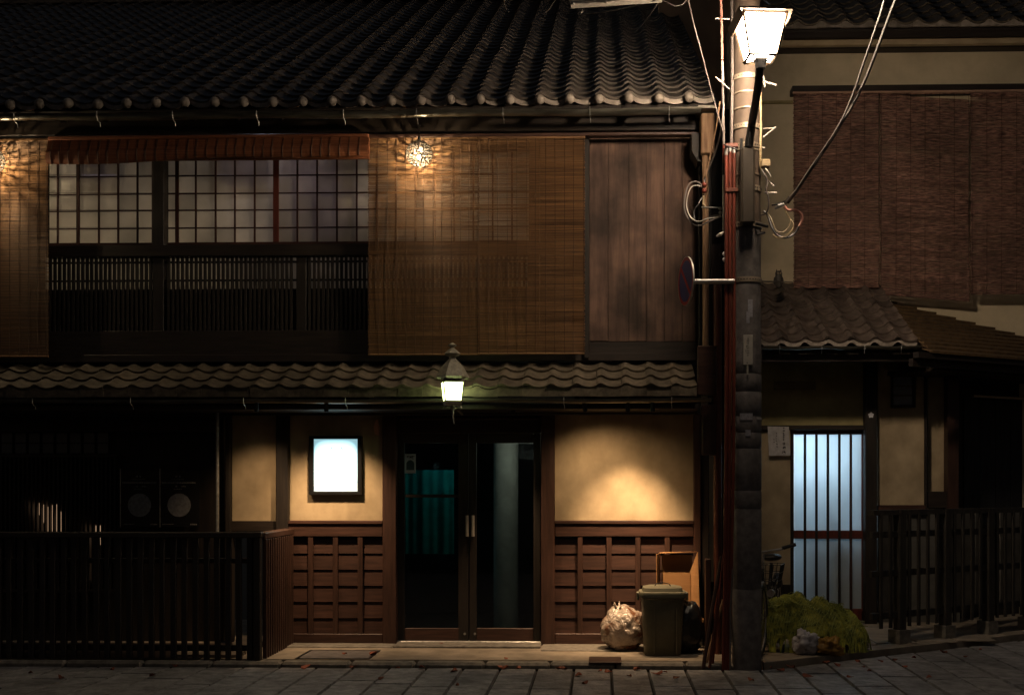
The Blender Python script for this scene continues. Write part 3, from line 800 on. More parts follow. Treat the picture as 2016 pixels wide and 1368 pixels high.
# ================================================================ globe lamps
M['globe'] = mat('globe_metal', (.16,.15,.13), (.09,.085,.075), rough=.3, metal=.6, bump=0)
bulb = emis('bulb', (1,.90,.74), 22)
def globe(u, v, Y, label):
    c = P(u, v, Y); r = .122
    o = thing('globe_lamp', (c.x, c.y, c.z-r), label, 'lamp', 'round lamps under the eave')
    # perforated shell: spherical grid of ring pieces
    mb = MB(); N = 92; ga = math.pi*(3-math.sqrt(5))
    for i in range(N):
        zz = 1-2*(i+.5)/N; rr = math.sqrt(1-zz*zz); th = ga*i
        nrm = Vector((rr*math.cos(th), rr*math.sin(th), zz)); ctr = Vector(c)+nrm*r
        a = nrm.orthogonal().normalized(); b = nrm.cross(a)
        R1 = .0235*rnd.uniform(.8,1.12); R0 = R1*rnd.uniform(.52,.70); n = 8; vs = []
        for k in range(n):
            an = 2*math.pi*k/n; d = a*math.cos(an)+b*math.sin(an)
            vs += [ctr+d*R0, ctr+d*R1, ctr+d*R0+nrm*.003, ctr+d*R1+nrm*.003]
        fs = []
        for k in range(n):
            p0, q0 = k*4, ((k+1)%n)*4
            fs += [(p0,q0,q0+1,p0+1),(p0+2,p0+3,q0+3,q0+2),(p0+1,q0+1,q0+3,p0+3),(p0,p0+2,q0+2,q0)]
        mb.add(vs, fs)
    build(mb, 'shade', M['globe'], o)
    build(MB().sphere((c.x,c.y,c.z-.03), .020, 10, 8), 'bulb', bulb, o, smooth=True)
    build(MB().lathe([(.012,0),(.018,.01),(.016,.035),(.008,.05)], (c.x,c.y,c.z+r-.006), 10), 'cap', M['black_metal'], o)
    build(MB().tube([(c.x,c.y,c.z+r+.03),(c.x,c.y+.01,c.z+r+.16),(c.x-.02,c.y+.2,c.z+r+.2)], .005, 6), 'stem', M['black_metal'], o)
    lightobj('globe_light', 'POINT', (c.x, c.y, c.z-.055), 48.0, (1,.77,.47), o, shadow_soft_size=.015)
    return o
globe(825, 303, 11.12, 'round perforated metal lamp glowing before the reed blind above the glazed door')
globe(-18, 316, 11.12, 'second round perforated lamp cut by the picture edge beside the far blind')

# ================================================================ carriage lantern on the eave
def wall_lantern():
    Y = 10.62; c = P(891, 768, Y); S = Y/F       # metres per photo pixel
    o = thing('wall_lantern', P(893, 832, Y), 'old grey metal carriage lantern glowing yellow-green at the lower eave', 'lantern')
    def zz(v): return PZ(891, v, Y)
    rot = R(45)+R(14)
    def sq(prof): return [(r*S*1.414/1.0, zz(v)) for r, v in prof]
    m_ = mat('lantern_zinc', (.30,.28,.22), (.18,.17,.13), rough=.5, metal=.35, scale=(30,30,30))
    pr = [(27,746),(31,742),(28,736),(20,722),(12,712),(7,707),(6,703),(12,700),(15,696),(9,690),(4,686),(3,684),(7,682),(8,679),(3,676),(.6,674)]
    build(MB().lathe([(r*S*1.08, zz(v)) for r, v in pr], (c.x,c.y,0), 6, rot=R(14)), 'roof', m_, o)
    # square body
    def cage(r0, v0, r1, v1, th):
        mb = MB(); cs0 = []; cs1 = []
        for k in range(4):
            an = rot + k*math.pi/2
            p0 = (c.x+math.cos(an)*r0*S*1.414, c.y+math.sin(an)*r0*S*1.414, zz(v0)); p1 = (c.x+math.cos(an)*r1*S*1.414, c.y+math.sin(an)*r1*S*1.414, zz(v1))
            mb.tube([p0, p1], th, 5); cs0.append(p0); cs1.append(p1)
        for k in range(4): mb.tube([cs0[k], cs0[(k+1)%4]], th*1.1, 5); mb.tube([cs1[k], cs1[(k+1)%4]], th*1.1, 5)
        return mb, cs0, cs1
    mb, a, b = cage(20, 752, 16, 790, .008); build(mb, 'frame', m_, o)
    pane = emis('lantern_glass', (.82,1,.42), 13)
    for k in range(4):
        k2 = (k+1)%4
        vs = [Vector(a[k])*.94+Vector(a[k2])*.06, Vector(a[k2])*.94+Vector(a[k])*.06, Vector(b[k2])*.94+Vector(b[k])*.06, Vector(b[k])*.94+Vector(b[k2])*.06]
        cc = Vector((c.x, c.y, 0)); inn = [v + (cc-Vector((v.x,v.y,0))).normalized()*.004 for v in vs]
        build(MB().add(vs+inn, [(0,1,2,3),(7,6,5,4),(0,4,5,1),(1,5,6,2),(2,6,7,3),(3,7,4,0)]), 'pane', pane, o)
    build(MB().lathe([(r*S*1.414, zz(v)) for r, v in [(14,798),(17,795),(18,791),(17,790)]], (c.x,c.y,0), 4, rot=rot), 'base', m_, o)
    build(MB().lathe([(r*S*1.414, zz(v)) for r, v in [(17,752),(21,750),(21,748),(18,746)]], (c.x,c.y,0), 4, rot=rot), 'collar', m_, o)
    sc_ = MB()
    for sgn in (-1, 1):
        sc_.tube([(c.x+sgn*.005, c.y, zz(806)),(c.x+sgn*.03, c.y, zz(799)),(c.x+sgn*.065,c.y,zz(798)),(c.x+sgn*.085,c.y,zz(803)),(c.x+sgn*.07,c.y,zz(806))], .006, 5)
    sc_.tube([(c.x,c.y,zz(798)),(c.x+.004,c.y,zz(820)),(c.x+.012,c.y+.02,zz(834))], [.012,.008,.004], 6)
    sc_.tube([(c.x,c.y,zz(806)),(c.x,c.y+.25,zz(800)),(c.x,c.y+.75,zz(806))], .012, 6)
    build(sc_, 'bracket', m_, o)
    lightobj('lantern_light', 'POINT', (c.x+.02, c.y-.0, zz(800)-.05), .01, (1,1,.6), o)
wall_lantern()

# ================================================================ light box sign
def light_box():
    Y = D-.065
    o = thing('light_box_sign', P(660, 973, Y), 'glowing white sign box in a black frame on the plaster wall left of the door', 'sign')
    for (a,b,c2,d) in ((608,858,712,864),(608,967,712,974),(608,864,617,967),(703.5,864,712,967)):
        pb('frame', a, b, c2, d, Y, .062, M['black_metal'], o, .004)
    m, t, bs = newmat('sign_glow'); N = t.nodes; L = t.links
    # the tube sits behind the middle of the opal face: brighter there (object coordinates of the face)
    tc = N.new("ShaderNodeTexCoord"); mp = N.new("ShaderNodeMapping"); mp.inputs['Location'].default_value = (0,0,-.255); L.new(tc.outputs['Object'], mp.inputs[0])
    mp.inputs['Scale'].default_value = (4.1,0,3.7); mp.inputs['Location'].default_value = (0,0,-.95)
    ab = N.new("ShaderNodeVectorMath"); ab.operation = 'ABSOLUTE'; L.new(mp.outputs[0], ab.inputs[0])
    sp = N.new("ShaderNodeSeparateXYZ"); L.new(ab.outputs[0], sp.inputs[0])
    p1 = N.new("ShaderNodeMath"); p1.operation='POWER'; p1.inputs[1].default_value = 4; L.new(sp.outputs[0], p1.inputs[0])
    p2 = N.new("ShaderNodeMath"); p2.operation='POWER'; p2.inputs[1].default_value = 4; L.new(sp.outputs[2], p2.inputs[0])
    ad = N.new("ShaderNodeMath"); ad.operation='ADD'; L.new(p1.outputs[0], ad.inputs[0]); L.new(p2.outputs[0], ad.inputs[1])
    mr = N.new("ShaderNodeMapRange"); mr.inputs[1].default_value = .15; mr.inputs[2].default_value = .8; mr.inputs[3].default_value = 2.3; mr.inputs[4].default_value = .62
    L.new(ad.outputs[0], mr.inputs[0]); L.new(mr.outputs[0], bs.inputs['Emission Strength'])
    bs.inputs['Emission Color'].default_value = (.50,.88,1,1); bs.inputs['Base Color'].default_value = (.5,.6,.65,1)
    pb('opal_face', 617, 864, 703.5, 967, Y+.03, .02, m, o, 0)
    mk = MB()
    for (a, b) in (((651,883),(654,880)),((671,880),(675,884))):
        p, q = P(a[0],a[1],Y+.027), P(b[0],b[1],Y+.027); mk.tube([p, q], .004, 5)
    build(mk, 'emblem', mat('emblem_ink', (.25,.22,.35), bump=0), o)
light_box()
# small hanging tag right of it
tg = MB(); x0, x1 = PX(736,D-.05), PX(746,D-.05); z1, z0 = PZ(740,826,D-.05), PZ(740,857,D-.05)
tg.add([(x0+.02,D-.05,z1),(x1-.012,D-.05,z1),(x1,D-.045,(z0+z1)/2),(x1,D-.05,z0),(x0+.01,D-.05,z0+.01),(x0,D-.055,(z0+z1)/2+.01)]+[(x0+.02,D-.046,z1),(x1-.012,D-.046,z1),(x1,D-.041,(z0+z1)/2),(x1,D-.046,z0),(x0+.01,D-.046,z0+.01),(x0,D-.051,(z0+z1)/2+.01)],
       [(0,5,4,3,2,1),(6,7,8,9,10,11)]+[(i,(i+1)%6,(i+1)%6+6,i+6) for i in range(6)])
tag(build(tg, 'hanging_charm', mat('charm_paper', (.62,.33,.22), rough=.7, bump=0)), 'small pinkish charm hanging high on the wall between light box and door post', 'charm')
# sticker on the door glass
def sticker():
    Y = DY-.004+.02; o = thing('door_sticker', P(807, 931, Y), 'small pale sticker with a dark arch, high on the glazed door', 'sticker')
    pb('sheet', 797, 893.5, 818.5, 931.5, Y-.004, .003, mat('sticker_film', (.36,.40,.46), (.30,.33,.38), bump=0), o, .001)
    mb = MB(); pts = [(800,925),(800,912),(802,908),(805,905.8),(808,905.4),(811,906),(814,908.5),(815.5,912),(815.5,925)]
    poly(mb, pts[::-1], Y-.0062, .0015); build(mb, 'arch', mat('arch_ink', (.035,.07,.085), bump=0), o)
    tx = MB()
    for (a,b,v,h) in ((801,803.5,897,3),(804.3,806,896.6,3),(806.8,809.5,897.4,3.2),(810,813,896.8,3.4),(813.5,816,897.2,2),(812,814,901.5,2),(804,812,900.5,.9)):
        p0 = P(a,v,Y-.0065); p1 = P(b,v+h,Y-.0065); tx.box(p0.x,Y-.0062,p1.z,p1.x,Y-.0045,p0.z)
    build(tx, 'lettering', M['ink'], o)
sticker()

# spot lamps below the lower eave
def spot(u, v, Y, aim, e, size, blend, label, colr=(1,.66,.37)):
    p = P(u, v, Y); o = thing('spot_lamp', p, label, 'lamp', 'spot lamps tucked under the lower eave')
    d = (Vector(aim)-p).normalized(); q = p + d*.07
    build(MB().tube([p-d*.03, q], .022, 10), 'housing', M['black_metal'], o)
    build(MB().tube([p-d*.02, p+Vector((0,.03,.06))], .008, 6), 'stem', M['black_metal'], o)
    l = lightobj('spot_light', 'SPOT', q+d*.01, e, colr, o, shadow_soft_size=.045)
    l.data.spot_size = R(size); l.data.spot_blend = blend
    l.rotation_euler = d.to_track_quat('-Z','Y').to_euler()
    return o
spot(1236, 795, 10.80, P(1238, 1150, D), 270, 68, 1.0, 'small black spot lamp under the eave over the plaster panel with the light cone')
spot(642, 795, 10.80, P(655, 1140, D), 170, 90, 1.0, 'small black spot lamp under the eave over the glowing sign box')
spot(1010, 796, 11.1, P(1015, 1276, 11.25), 130, 60, 1.0, 'small black spot lamp under the eave over the door threshold')
spot(1150, 795, 10.80, P(1210, 1120, D), 42, 120, 1.0, 'small black fill spot added under the eave nearest the right door post')  # added broad fill to lift the whole right plaster panel
spot(505, 795, 10.80, P(505, 1140, D), 42, 92, 1.0, 'small black spot lamp under the eave over the narrow plaster panel')
spot(1285, 795, 10.80, P(1275, 1235, 10.95), 110, 62, 1.0, 'small black spot lamp under the eave over the bin and bags')
# ================================================================ utility pole
GY = 10.35; PR = .13
def pole():
    cx = PX(1470, GY); S = GY/F
    o = thing('utility_pole', (cx, GY, 0), 'tall round concrete utility pole wrapped with bands at the kerb', 'pole')
    def z(v): return PZ(1470, v, GY)
    zt = z(-260); zw = z(445)
    build(MB().lathe([(PR*.93, zw), (PR*.90, (zw+zt)/2), (PR*.86, zt)], (cx,GY,0), 28), 'shaft', M['concrete'], o, auto=True)
    # wrapped lower part: anti-poster sheet with grooves
    pr = []; v = 1322
    vv = [1322,1161,1158,1155,1004,1001,998,968,965,962,886,883,880,855,852,849,822,820,818,774,772,770,740,737,734,712]
    r = PR
    for i, a in enumerate(vv):
        rr = PR*1.0 if a > 700 else PR*.97
        if i % 3 == 2: rr -= .005
        pr.append((rr, max(z(a), -.01)))
    pr += [(PR*.98, z(708)), (PR*.97, z(560)), (PR*.95, zw)]
    build(MB().lathe(pr, (cx,GY,0), 28), 'wrapping', M['wrap'], o, auto=True)
    M['strap'] = mat('steel_strap', (.34,.28,.21), (.20,.16,.12), rough=.45, metal=.5, bump=0)
    def band(v, h=5, rr=PR*.94+.003, holes=True):
        b = build(MB().lathe([(rr, z(v+h)), (rr+.003, z(v+h)+.001), (rr+.003, z(v-h)-.001), (rr, z(v-h))], (cx,GY,0), 28), 'band', M['strap'], o, auto=True)
        if holes:
            hm = MB()
            for k in range(16):
                an = math.pi + math.pi*(k+.5)/16
                x_, y_ = cx+math.cos(an)*(rr+.0042), GY+math.sin(an)*(rr+.0042)
                hm.tube([(x_-math.cos(an)*.002, y_-math.sin(an)*.002, z(v)), (x_+math.cos(an)*.0006, y_+math.sin(an)*.0006, z(v))], .0055, 6)
            build(hm, 'band_holes', M['black_cable'], b)
        return b
    for v in (157, 254, 292, 375, 446, 554): band(v, rr=PR*.94+.004 if v < 445 else PR*.975+.004)
    for v in (188, 219): band(v, 1.6, holes=False)
    for v in (300, 348): band(v, 1.6, holes=False)
    # step bolts
    def bolt(p, q, r=.008):
        build(MB().tube([p, q], r, 6), 'step_bolt', M['white_metal'], o)
    bolt(P(1408,37,GY), P(1436,38,GY)); bolt(P(1409,152,GY-.1), P(1436,176,GY-.05), .007)
    bolt(P(1500,160,GY-.05), P(1529,168,GY-.1)); bolt(P(1503,150,GY-.05), P(1506,172,GY-.05), .007)
    bolt(P(1500,254,GY), P(1523,252,GY-.05), .004); bolt(P(1502,271,GY-.05), P(1528,250,GY-.1), .007)
    bolt(P(1495,290,GY-.03), P(1506,292,GY-.06)); bolt(P(1505,380,GY-.05), P(1529,380,GY-.08), .007)
    bolt(P(1508,352,GY-.02), P(1524,366,GY-.08), .006)
    # cream riser and its junction box
    yb = GY-PR*.97
    build(MB().tube([P(1497,180,yb), P(1498,240,yb), P(1497,320,yb), P(1498,332,yb), P(1508,348,yb-.02)], .010, 8), 'riser_cable', M['cream_cable'], o, auto=True)
    pb('junction_box', 1499, 313, 1517, 328, yb-.06, .07, M['cream_cable'], o, .008)
    # plates and stickers
    pb('number_plate', 1463.5, 659, 1482, 718, GY-PR*1.0-.012, .006, mat('plate_enamel', (.36,.34,.30), (.29,.27,.24), rough=.5, scale=(14,14,14)), o, .002)
    tx = MB()
    for (u, v, w_, h) in ((1471,666,3.5,.9),(1470,670,5,.9),(1472.5,673,.9,4),(1469,680,.9,5),(1469,680,4,.9),(1472,683,.9,4),(1468,688,.9,5),(1471,690,4,.9),(1470,694,5,.9),(1472,697,.9,5),(1470,713,2,2)):
        p0 = P(u,v,GY-PR-.013); p1 = P(u+w_,v+h,GY-PR-.013); tx.box(p0.x,p0.y-.0006,p1.z,p1.x,p0.y+.001,p0.z)
    build(tx, 'lettering', M['ink'], o)
    build(MB().tube([P(1472,718,GY-PR-.008), P(1472,737,GY-PR-.008)], .007, 6), 'strap_end', M['white_metal'], o)
    # small reflective stickers
    foil = mat('foil', (.45,.45,.50), (.28,.28,.31), rough=.3, metal=.4, scale=(60,60,60))
    def curved(u0, u1, v0, v1, rr, m_, nm):
        a0 = math.asin(max(-1,min(1,(PX(u0,GY)-cx)/rr))); a1 = math.asin(max(-1,min(1,(PX(u1,GY)-cx)/rr)))
        mb = MB(); n = 8; vs = []
        for k in range(n+1):
            an = a0+(a1-a0)*k/n
            for r2 in (rr, rr+.002):
                for v in (v1, v0): vs.append((cx+math.sin(an)*r2, GY-math.cos(an)*r2, z(v)))
        fs = []
        for k in range(n):
            a, b = k*4, k*4+4
            fs += [(a+2,b+2,b+3,a+3),(a,a+1,b+1,b),(a+1,a+3,b+3,b+1),(a,b,b+2,a+2)]
        build(mb.add(vs, fs), nm, m_, o)
    curved(1454, 1478, 815, 828, PR+.002, foil, 'sticker'); curved(1464, 1474, 847, 859, PR+.002, foil, 'sticker')
    curved(1488, 1500, 823, 827, PR+.002, foil, 'sticker'); curved(1469, 1478, 594, 628, PR*.975, foil, 'sticker')
    curved(1466, 1472, 617, 640, PR*.975, foil, 'sticker'); curved(1486, 1497, 665, 735, PR*.99, M['wrap'], 'sticker')
    # clamp with bolts beside the cable end
    build(MB().tube([P(1488,440,GY-.14), P(1512,446,GY-.12)], .014, 8), 'clamp', M['black_metal'], o)
    build(MB().tube([P(1490,462,GY-.14), P(1506,458,GY-.12)], .010, 8), 'clamp', M['black_metal'], o)
    return o
upole = pole()

# conduits strapped to the left of the pole
cn = thing('conduit_bundle', (PX(1436,GY), GY-.05, 0), 'bundle of red-brown cable conduits running up the left side of the pole', 'conduits')
for i, (u, v0) in enumerate(((1430,306),(1437,300),(1445,302))):
    build(MB().tube([P(u, v0, GY-.09), P(u, 700, GY-.09), P(u-1, 900, GY-.09), P(u-3-1.5*i, 1150, GY-.09), P(u-6-2*i, 1319, GY-.09)], .0155, 10), 'conduit', M['conduit'], cn, auto=True)
    build(MB().tube([P(u, v0-14, GY-.09), P(u, v0, GY-.09)], .0175, 10), 'end_cap', M['grey_metal'], cn, auto=True)
for v in (292, 379): build(MB().bbox(PX(1426,GY), GY-.115, PZ(1437,v+5,GY), PX(1450,GY), GY-.05, PZ(1437,v-3,GY), .004), 'clip', M['rust_pipe'], cn)
for v in (285,): 
    build(MB().tube([P(1425,v,GY-.12), P(1450,v+10,GY-.16)], .006, 6), 'clip', M['black_metal'], cn)
# slim guard tube with red and white lengths
gd = thing('cable_guard', (PX(1424,GY), GY, PZ(1424,470,GY)), 'slim pink and white cable guard tube rising beside the pole', 'tube')
yg = GY-.02
for (a, b, m_) in ((-30,60,M['pink_cable']),(60,118,M['pink_cable']),(120,160,M['white_metal']),(160,285,M['grey_cable']),(286,322,M['conduit']),(322,345,M['black_cable']),(345,462,M['white_metal'])):
    ua = 1419 + 6*(a+30)/300 if a < 270 else 1425; ub = 1419+6*(b+30)/300 if b < 270 else 1425
    build(MB().tube([P(ua,a,yg), P(ub,b,yg)], .011, 8), 'segment', m_, gd, auto=True)
build(MB().tube([P(1411,466,yg-.03), P(1418,462,yg-.04), P(1425,457,yg-.03)], [.008,.018,.008], 8), 'clamp', M['white_metal'], gd)
build(MB().tube([P(1425,459,yg-.03), P(1430,463,yg-.03)], .012, 8), 'clamp', M['conduit'], gd)
for v in (500, 511): build(MB().sphere(P(1427.5,v,yg-.04), .023, 10, 8), 'insulator', mat('porcelain', (.75,.72,.75), rough=.3, bump=0), gd, smooth=True)
# pole rods at the back: dark vertical pipe
tag(build(MB().tube([P(1441,-30,GY+.02), P(1442,150,GY-.02), P(1440,290,GY-.05)], .013, 8), 'grey_riser', M['grey_cable']), 'thin grey riser pipe on the upper pole between pole and guard tube', 'pipe')

# ---- street lamp
def street_lamp():
    Y = 9.5; c = P(1497, 70, Y); S = Y/F
    o = thing('street_lamp', P(1471, 440, 10.15), 'brightly lit square street lantern on a dark arm fixed to the utility pole', 'street lamp')
    rot0 = R(5)
    def corner(h, v, k, dz=0):
        an = rot0 + R(45)+k*R(90)
        return Vector((c.x+math.cos(an)*h*S*1.414, c.y+math.sin(an)*h*S*1.414, PZ(1499, v, Y)+dz))
    fm = mat('lamp_frame', (.10,.07,.045), (.06,.04,.028), rough=.45, metal=.4, scale=(30,30,30))
    hT, hB = 42, 26; vT, vB = 40, 116
    mb = MB(); 
    for k in range(4):
        mb.tube([corner(hT,vT,k), corner(hB,vB,k)], .013, 4); mb.tube([corner(hT,vT,k), corner(hT,vT,k+1)], .012, 4); mb.tube([corner(hB,vB,k), corner(hB,vB,k+1)], .013, 4)
    build(mb, 'frame', fm, o)
    lampglass = emis('lamp_glass', (1,.78,.56), 230)
    for k in range(4):
        a, b, c2, d = corner(hT-2,vT+2,k), corner(hT-2,vT+2,k+1), corner(hB-1.5,vB-2,k+1), corner(hB-1.5,vB-2,k)
        vs = [a,b,c2,d]; ctr = Vector((c.x,c.y,0)); inn = [v + (ctr-Vector((v.x,v.y,0))).normalized()*.005 for v in vs]
        build(MB().add(vs+inn, [(0,1,2,3),(7,6,5,4),(0,4,5,1),(1,5,6,2),(2,6,7,3),(3,7,4,0)]), 'glass', lampglass, o)
    bs_ = MB()
    for k in range(4): bs_.tube([corner(hB,vB,k), corner(12,vB+2,k)], .008, 4)
    build(bs_, 'base_strut', fm, o)
    # roof plate with turned down side flaps
    rp = MB()
    def slab(h0, v0, h1, v1):
        vs = [corner(h0,v0,k) for k in range(4)] + [corner(h1,v1,k) for k in range(4)]
        rp.add(vs, [(3,2,1,0),(4,5,6,7)]+[(k,(k+1)%4,(k+1)%4+4,k+4) for k in range(4)])
    slab(53, 39, 53, 35); slab(43, 35, 8, 27)
    build(rp, 'roof_plate', fm, o)
    for sg, (ua, ub) in ((-1,(1431,1447)),(1,(1551,1566))):
        # perforated side flap
        ks = (1, 2) if sg < 0 else (3, 0)
        a, b = corner(54,37,ks[0]), corner(54,37,ks[1])
        out = Vector((sg*.045, 0, -.16))
        # flap leans inwards below
        a2, b2 = a + Vector((-sg*.03,0,-.075)), b + Vector((-sg*.03,0,-.075))
        a3, b3 = a+Vector((-sg*.06,0,-.002)), b+Vector((-sg*.06,0,-.002))
        vs = [a,b,b2,a2]; vs += [v+Vector((-sg*.008,0,0)) for v in vs]
        build(MB().add(vs, [(0,1,2,3),(7,6,5,4),(0,4,5,1),(1,5,6,2),(2,6,7,3),(3,7,4,0)]), 'flap', fm, o)
    build(MB().lathe([(13*S*1.414, PZ(1499,120,Y)), (13*S*1.414, PZ(1499,117,Y))], (c.x,c.y,0), 4, rot=rot0+R(45)), 'base_plate', M['black_metal'], o)
    build(MB().lathe([(.04, PZ(1499,136,Y)), (.045, PZ(1499,126,Y)), (.06, PZ(1499,120.2,Y))], (c.x,c.y,0), 14), 'socket', M['black_metal'], o, auto=True)
    build(MB().tube([P(1496,128,Y), P(1494,160,Y+.06), P(1488,200,Y+.3), P(1480,245,Y+.6), P(1474,290,10.13)], [.034,.034,.034,.036,.038], 12), 'arm', M['black_metal'], o, auto=True)
    pb('mounting_box', 1459, 288, 1487, 440, 10.1, .12, mat('mount_paint', (.045,.035,.025), rough=.6, bump=.1), o, .02)
    pb('mounting_plate', 1457, 272, 1462, 432, 10.14, .02, M['black_metal'], o, .003)
    return o
street_lamp()

# ---- round traffic sign seen from the side
def rsign():
    Y = GY-.12; cpt = P(1351, 554, Y)
    o = thing('traffic_sign', (cpt.x, cpt.y, cpt.z-.21), 'round blue traffic sign with red rim seen almost edge-on, held out from the pole', 'traffic sign')
    an = R(14); nrm = Vector((-math.cos(an), -math.sin(an), 0)); side = Vector((math.sin(an), -math.cos(an), 0)).normalized()*1; up = Vector((0,0,1)); r = .208; n = 40
    def disc(r0, r1, off0, off1, m_, nm):
        mb = MB(); vs = []
        for rr, off in ((r0,off1),(r1,off1),(r1,off0),(r0,off0)):
            for k in range(n):
                a = 2*math.pi*k/n; vs.append(cpt + (side*math.cos(a)+up*math.sin(a))*rr + nrm*off)
        fs = []
        for k in range(n):
            k2 = (k+1)%n
            for q in range(4): fs.append((q*n+k, q*n+k2, ((q+1)%4)*n+k2, ((q+1)%4)*n+k))
        build(mb.add(vs, fs), nm, m_, o)
    disc(.001, r-.028, .0, .004, mat('sign_blue', (.02,.03,.16), rough=.4, bump=0), 'face')
    disc(r-.028, r, -.001, .006, mat('sign_red', (.35,.02,.02), rough=.4, bump=0), 'rim')
    disc(r, r+.004, -.006, .008, M['white_metal'], 'edge')
    mb = MB(); d = (side*.7071 + up*-.7071); e = nrm.cross(d)
    vs = [cpt + d*s_*(r-.029) + e*t*.016 + nrm*q for q in (.0045,.006) for s_ in (-1,1) for t in (-1,1)]
    mb.add(vs, [(0,1,3,2),(4,6,7,5),(0,2,6,4),(1,5,7,3),(0,4,5,1),(2,3,7,6)]); build(mb, 'slash', mat('sign_red_bar', (.35,.02,.02), bump=0), o)
    for dv in (-20, -2, 20):
        p = P(1361, 554+dv, Y); build(MB().bbox(p.x-.018, p.y-.02, p.z-(.045 if dv!=-2 else .10), p.x+.012, p.y+.02, p.z+(.03 if dv!=-2 else .10), .008), 'clip', M['white_metal'], o)
    build(MB().tube([P(1364,554,Y), P(1430,554,Y), P(1446,554,Y)], .023, 12), 'arm', M['grey_metal'], o, auto=True)
rsign()

# ---- pipes and boards at the corner of the townhouse
tag(build(MB().tube([P(1413,560,10.95), P(1413,900,10.95), P(1413,1315,10.9)], .038, 12), 'downpipe', M['rust_pipe'], auto=True), 'rusty red-brown downpipe at the house corner left of the utility pole', 'pipe')
tag(build(MB().tube([P(1388,300,11.12), P(1389,400,11.1), P(1389,684,11.1)], .03, 12), 'downpipe', M['post_wood'], auto=True), 'weathered pipe on the upper corner post beneath the eave end', 'pipe')
pb('end_board', 1373, 680, 1412, 778, 10.86, .05, M['brown_wood_h'], house, .01)
pb('end_board', 1382, 796, 1410, 896, 10.9, .05, M['brown_wood'], house, .01)
pb('plaster_panel', 1396, 895, 1414, 1145, 11.6, .1, M['plaster_grey'], house, 0)
pb('post', 1380, 816, 1396, 1276, 11.45, .2, M['dark_wood'], house)
pb('side_wall', 1395, 700, 1440, 1300, 11.75, .1, M['dark_wood'], house)
bb = PX(1390,11.3)
pb('corner_board', 1400, 480, 1420, 700, 11.4, .06, M['brown_wood'], house, .004)
pb('wall', 1400, 215, 1436, 720, 11.62, .05, M['dark_wood'], house)
pb('post', 1389, 1100, 1400, 1310, 10.9, .1, M['brown_wood'], house)

# bundle of leaning poles
for i, (ub, vb_, ut, vt, r, lab) in enumerate(((1383,1317,1421,1095,.018,'leaning wooden pole, outermost of the bundle by the downpipe'),
        (1396,1319,1432,1060,.014,'thin reddish pole, second of the leaning bundle'),
        (1402,1318,1441,960,.012,'thin reddish pole, tallest of the leaning bundle'),
        (1390,1316,1424,1180,.013,'short dark pole in the middle of the leaning bundle'))):
    b = Vector(P(ub, vb_, GY-.0)); b.z = 0.01; b.y = GY-.08+.03*i; t = P(ut, vt, GY+.12); mid = (b+t)/2 + Vector((-.008,0,0))
    tag(build(MB().tube([b, mid, t], r, 7), 'leaning_pole', (M['brown_wood'],M['rust_pipe'],M['conduit'],M['post_wood'])[i], auto=True), lab, 'pole', 'poles leaning at the house corner')
b = P(1437,1318,GY-.1); 
tag(build(MB().tube([(b.x,b.y,.0), P(1438,1200,GY-.1), P(1442,1120,GY-.1)], .010, 7), 'ground_wire_guard', M['grey_cable']), 'thin dark guard tube at the foot of the concrete pole', 'tube')

# ---- cables
def cable(pts, r, m_, label, group=None, name='cable', n=6, cat='cable'):
    # catmull-rom
    q = [Vector(p) for p in pts]; out = []
    for i in range(len(q)-1):
        p0 = q[max(i-1,0)]; p1 = q[i]; p2 = q[i+1]; p3 = q[min(i+2,len(q)-1)]
        for k in range(6):
            t = k/6; out.append(.5*((2*p1)+(p2-p0)*t+(2*p0-5*p1+4*p2-p3)*t*t+(3*p1-p0-3*p2+p3)*t**3))
    out.append(q[-1]); out = [p for i, p in enumerate(out) if i == 0 or (p-out[i-1]).length > 1e-4]
    return tag(build(MB().tube(out, r, n), name, m_, auto=True), label, cat, group)
g1 = 'overhead service cables'
cy = [(1772,-20,8.6),(1752,30,8.8),(1700,165,9.25),(1650,255,9.5),(1600,330,9.8),(1562,385,10.05),(1546,400,10.15)]
cable([P(*p) for p in cy], .014, M['grey_cable'], 'thick grey twisted service cable slanting down to the pole clamp', g1)
cy = [(1746,-20,8.55),(1733,30,8.75),(1702,120,9.1),(1678,190,9.3),(1650,250,9.45),(1602,322,9.75),(1566,376,10.0),(1548,398,10.1)]
cable([P(*p) for p in cy], .010, M['grey_cable'], 'thinner steeper service cable twisting around the thick one', g1)
tw = []; 
for k in range(40):
    t = k/39; a = [Vector(P(*p)) for p in ((1700,165,9.25),(1650,255,9.5),(1600,330,9.8),(1562,385,10.05))]
    s_ = t*3; i = min(2, int(s_)); p = a[i].lerp(a[i+1], s_-i); tw.append(p + Vector((.016*math.cos(k*.8), -.016*math.sin(k*.8), .016*math.cos(k*.8))))
tag(build(MB().tube(tw, .006, 5), 'binding_wire', M['black_cable']), 'dark binding wire wound round the slanting service cables', 'wire')
cl = thing('cable_clamp', P(1540,408,10.15), 'black dead-end clamp holding the service cables off the pole', 'clamp')
build(MB().tube([P(1557,389,10.1), P(1549,399,10.12)], .022, 8), 'sleeve', M['black_metal'], cl, auto=True)
build(MB().tube([P(1520,404,10.2), P(1536,401,10.15), P(1548,396,10.12)], .009, 6), 'hook', M['black_metal'], cl)
build(MB().tube([P(1526,411,10.18), P(1534,406,10.15), P(1544,402,10.13)], [.01,.02,.012], 8), 'insulator', M['grey_metal'], cl)
g2 = 'wire loops beside the pole'
cable([P(1544,407,10.1), P(1552,414,10.1), P(1566,414,10.1), P(1577,422,10.1), P(1579,434,10.1), P(1573,446,10.1)], .013, M['pink_cable'], 'pink insulated end of the service cable loop', g2)
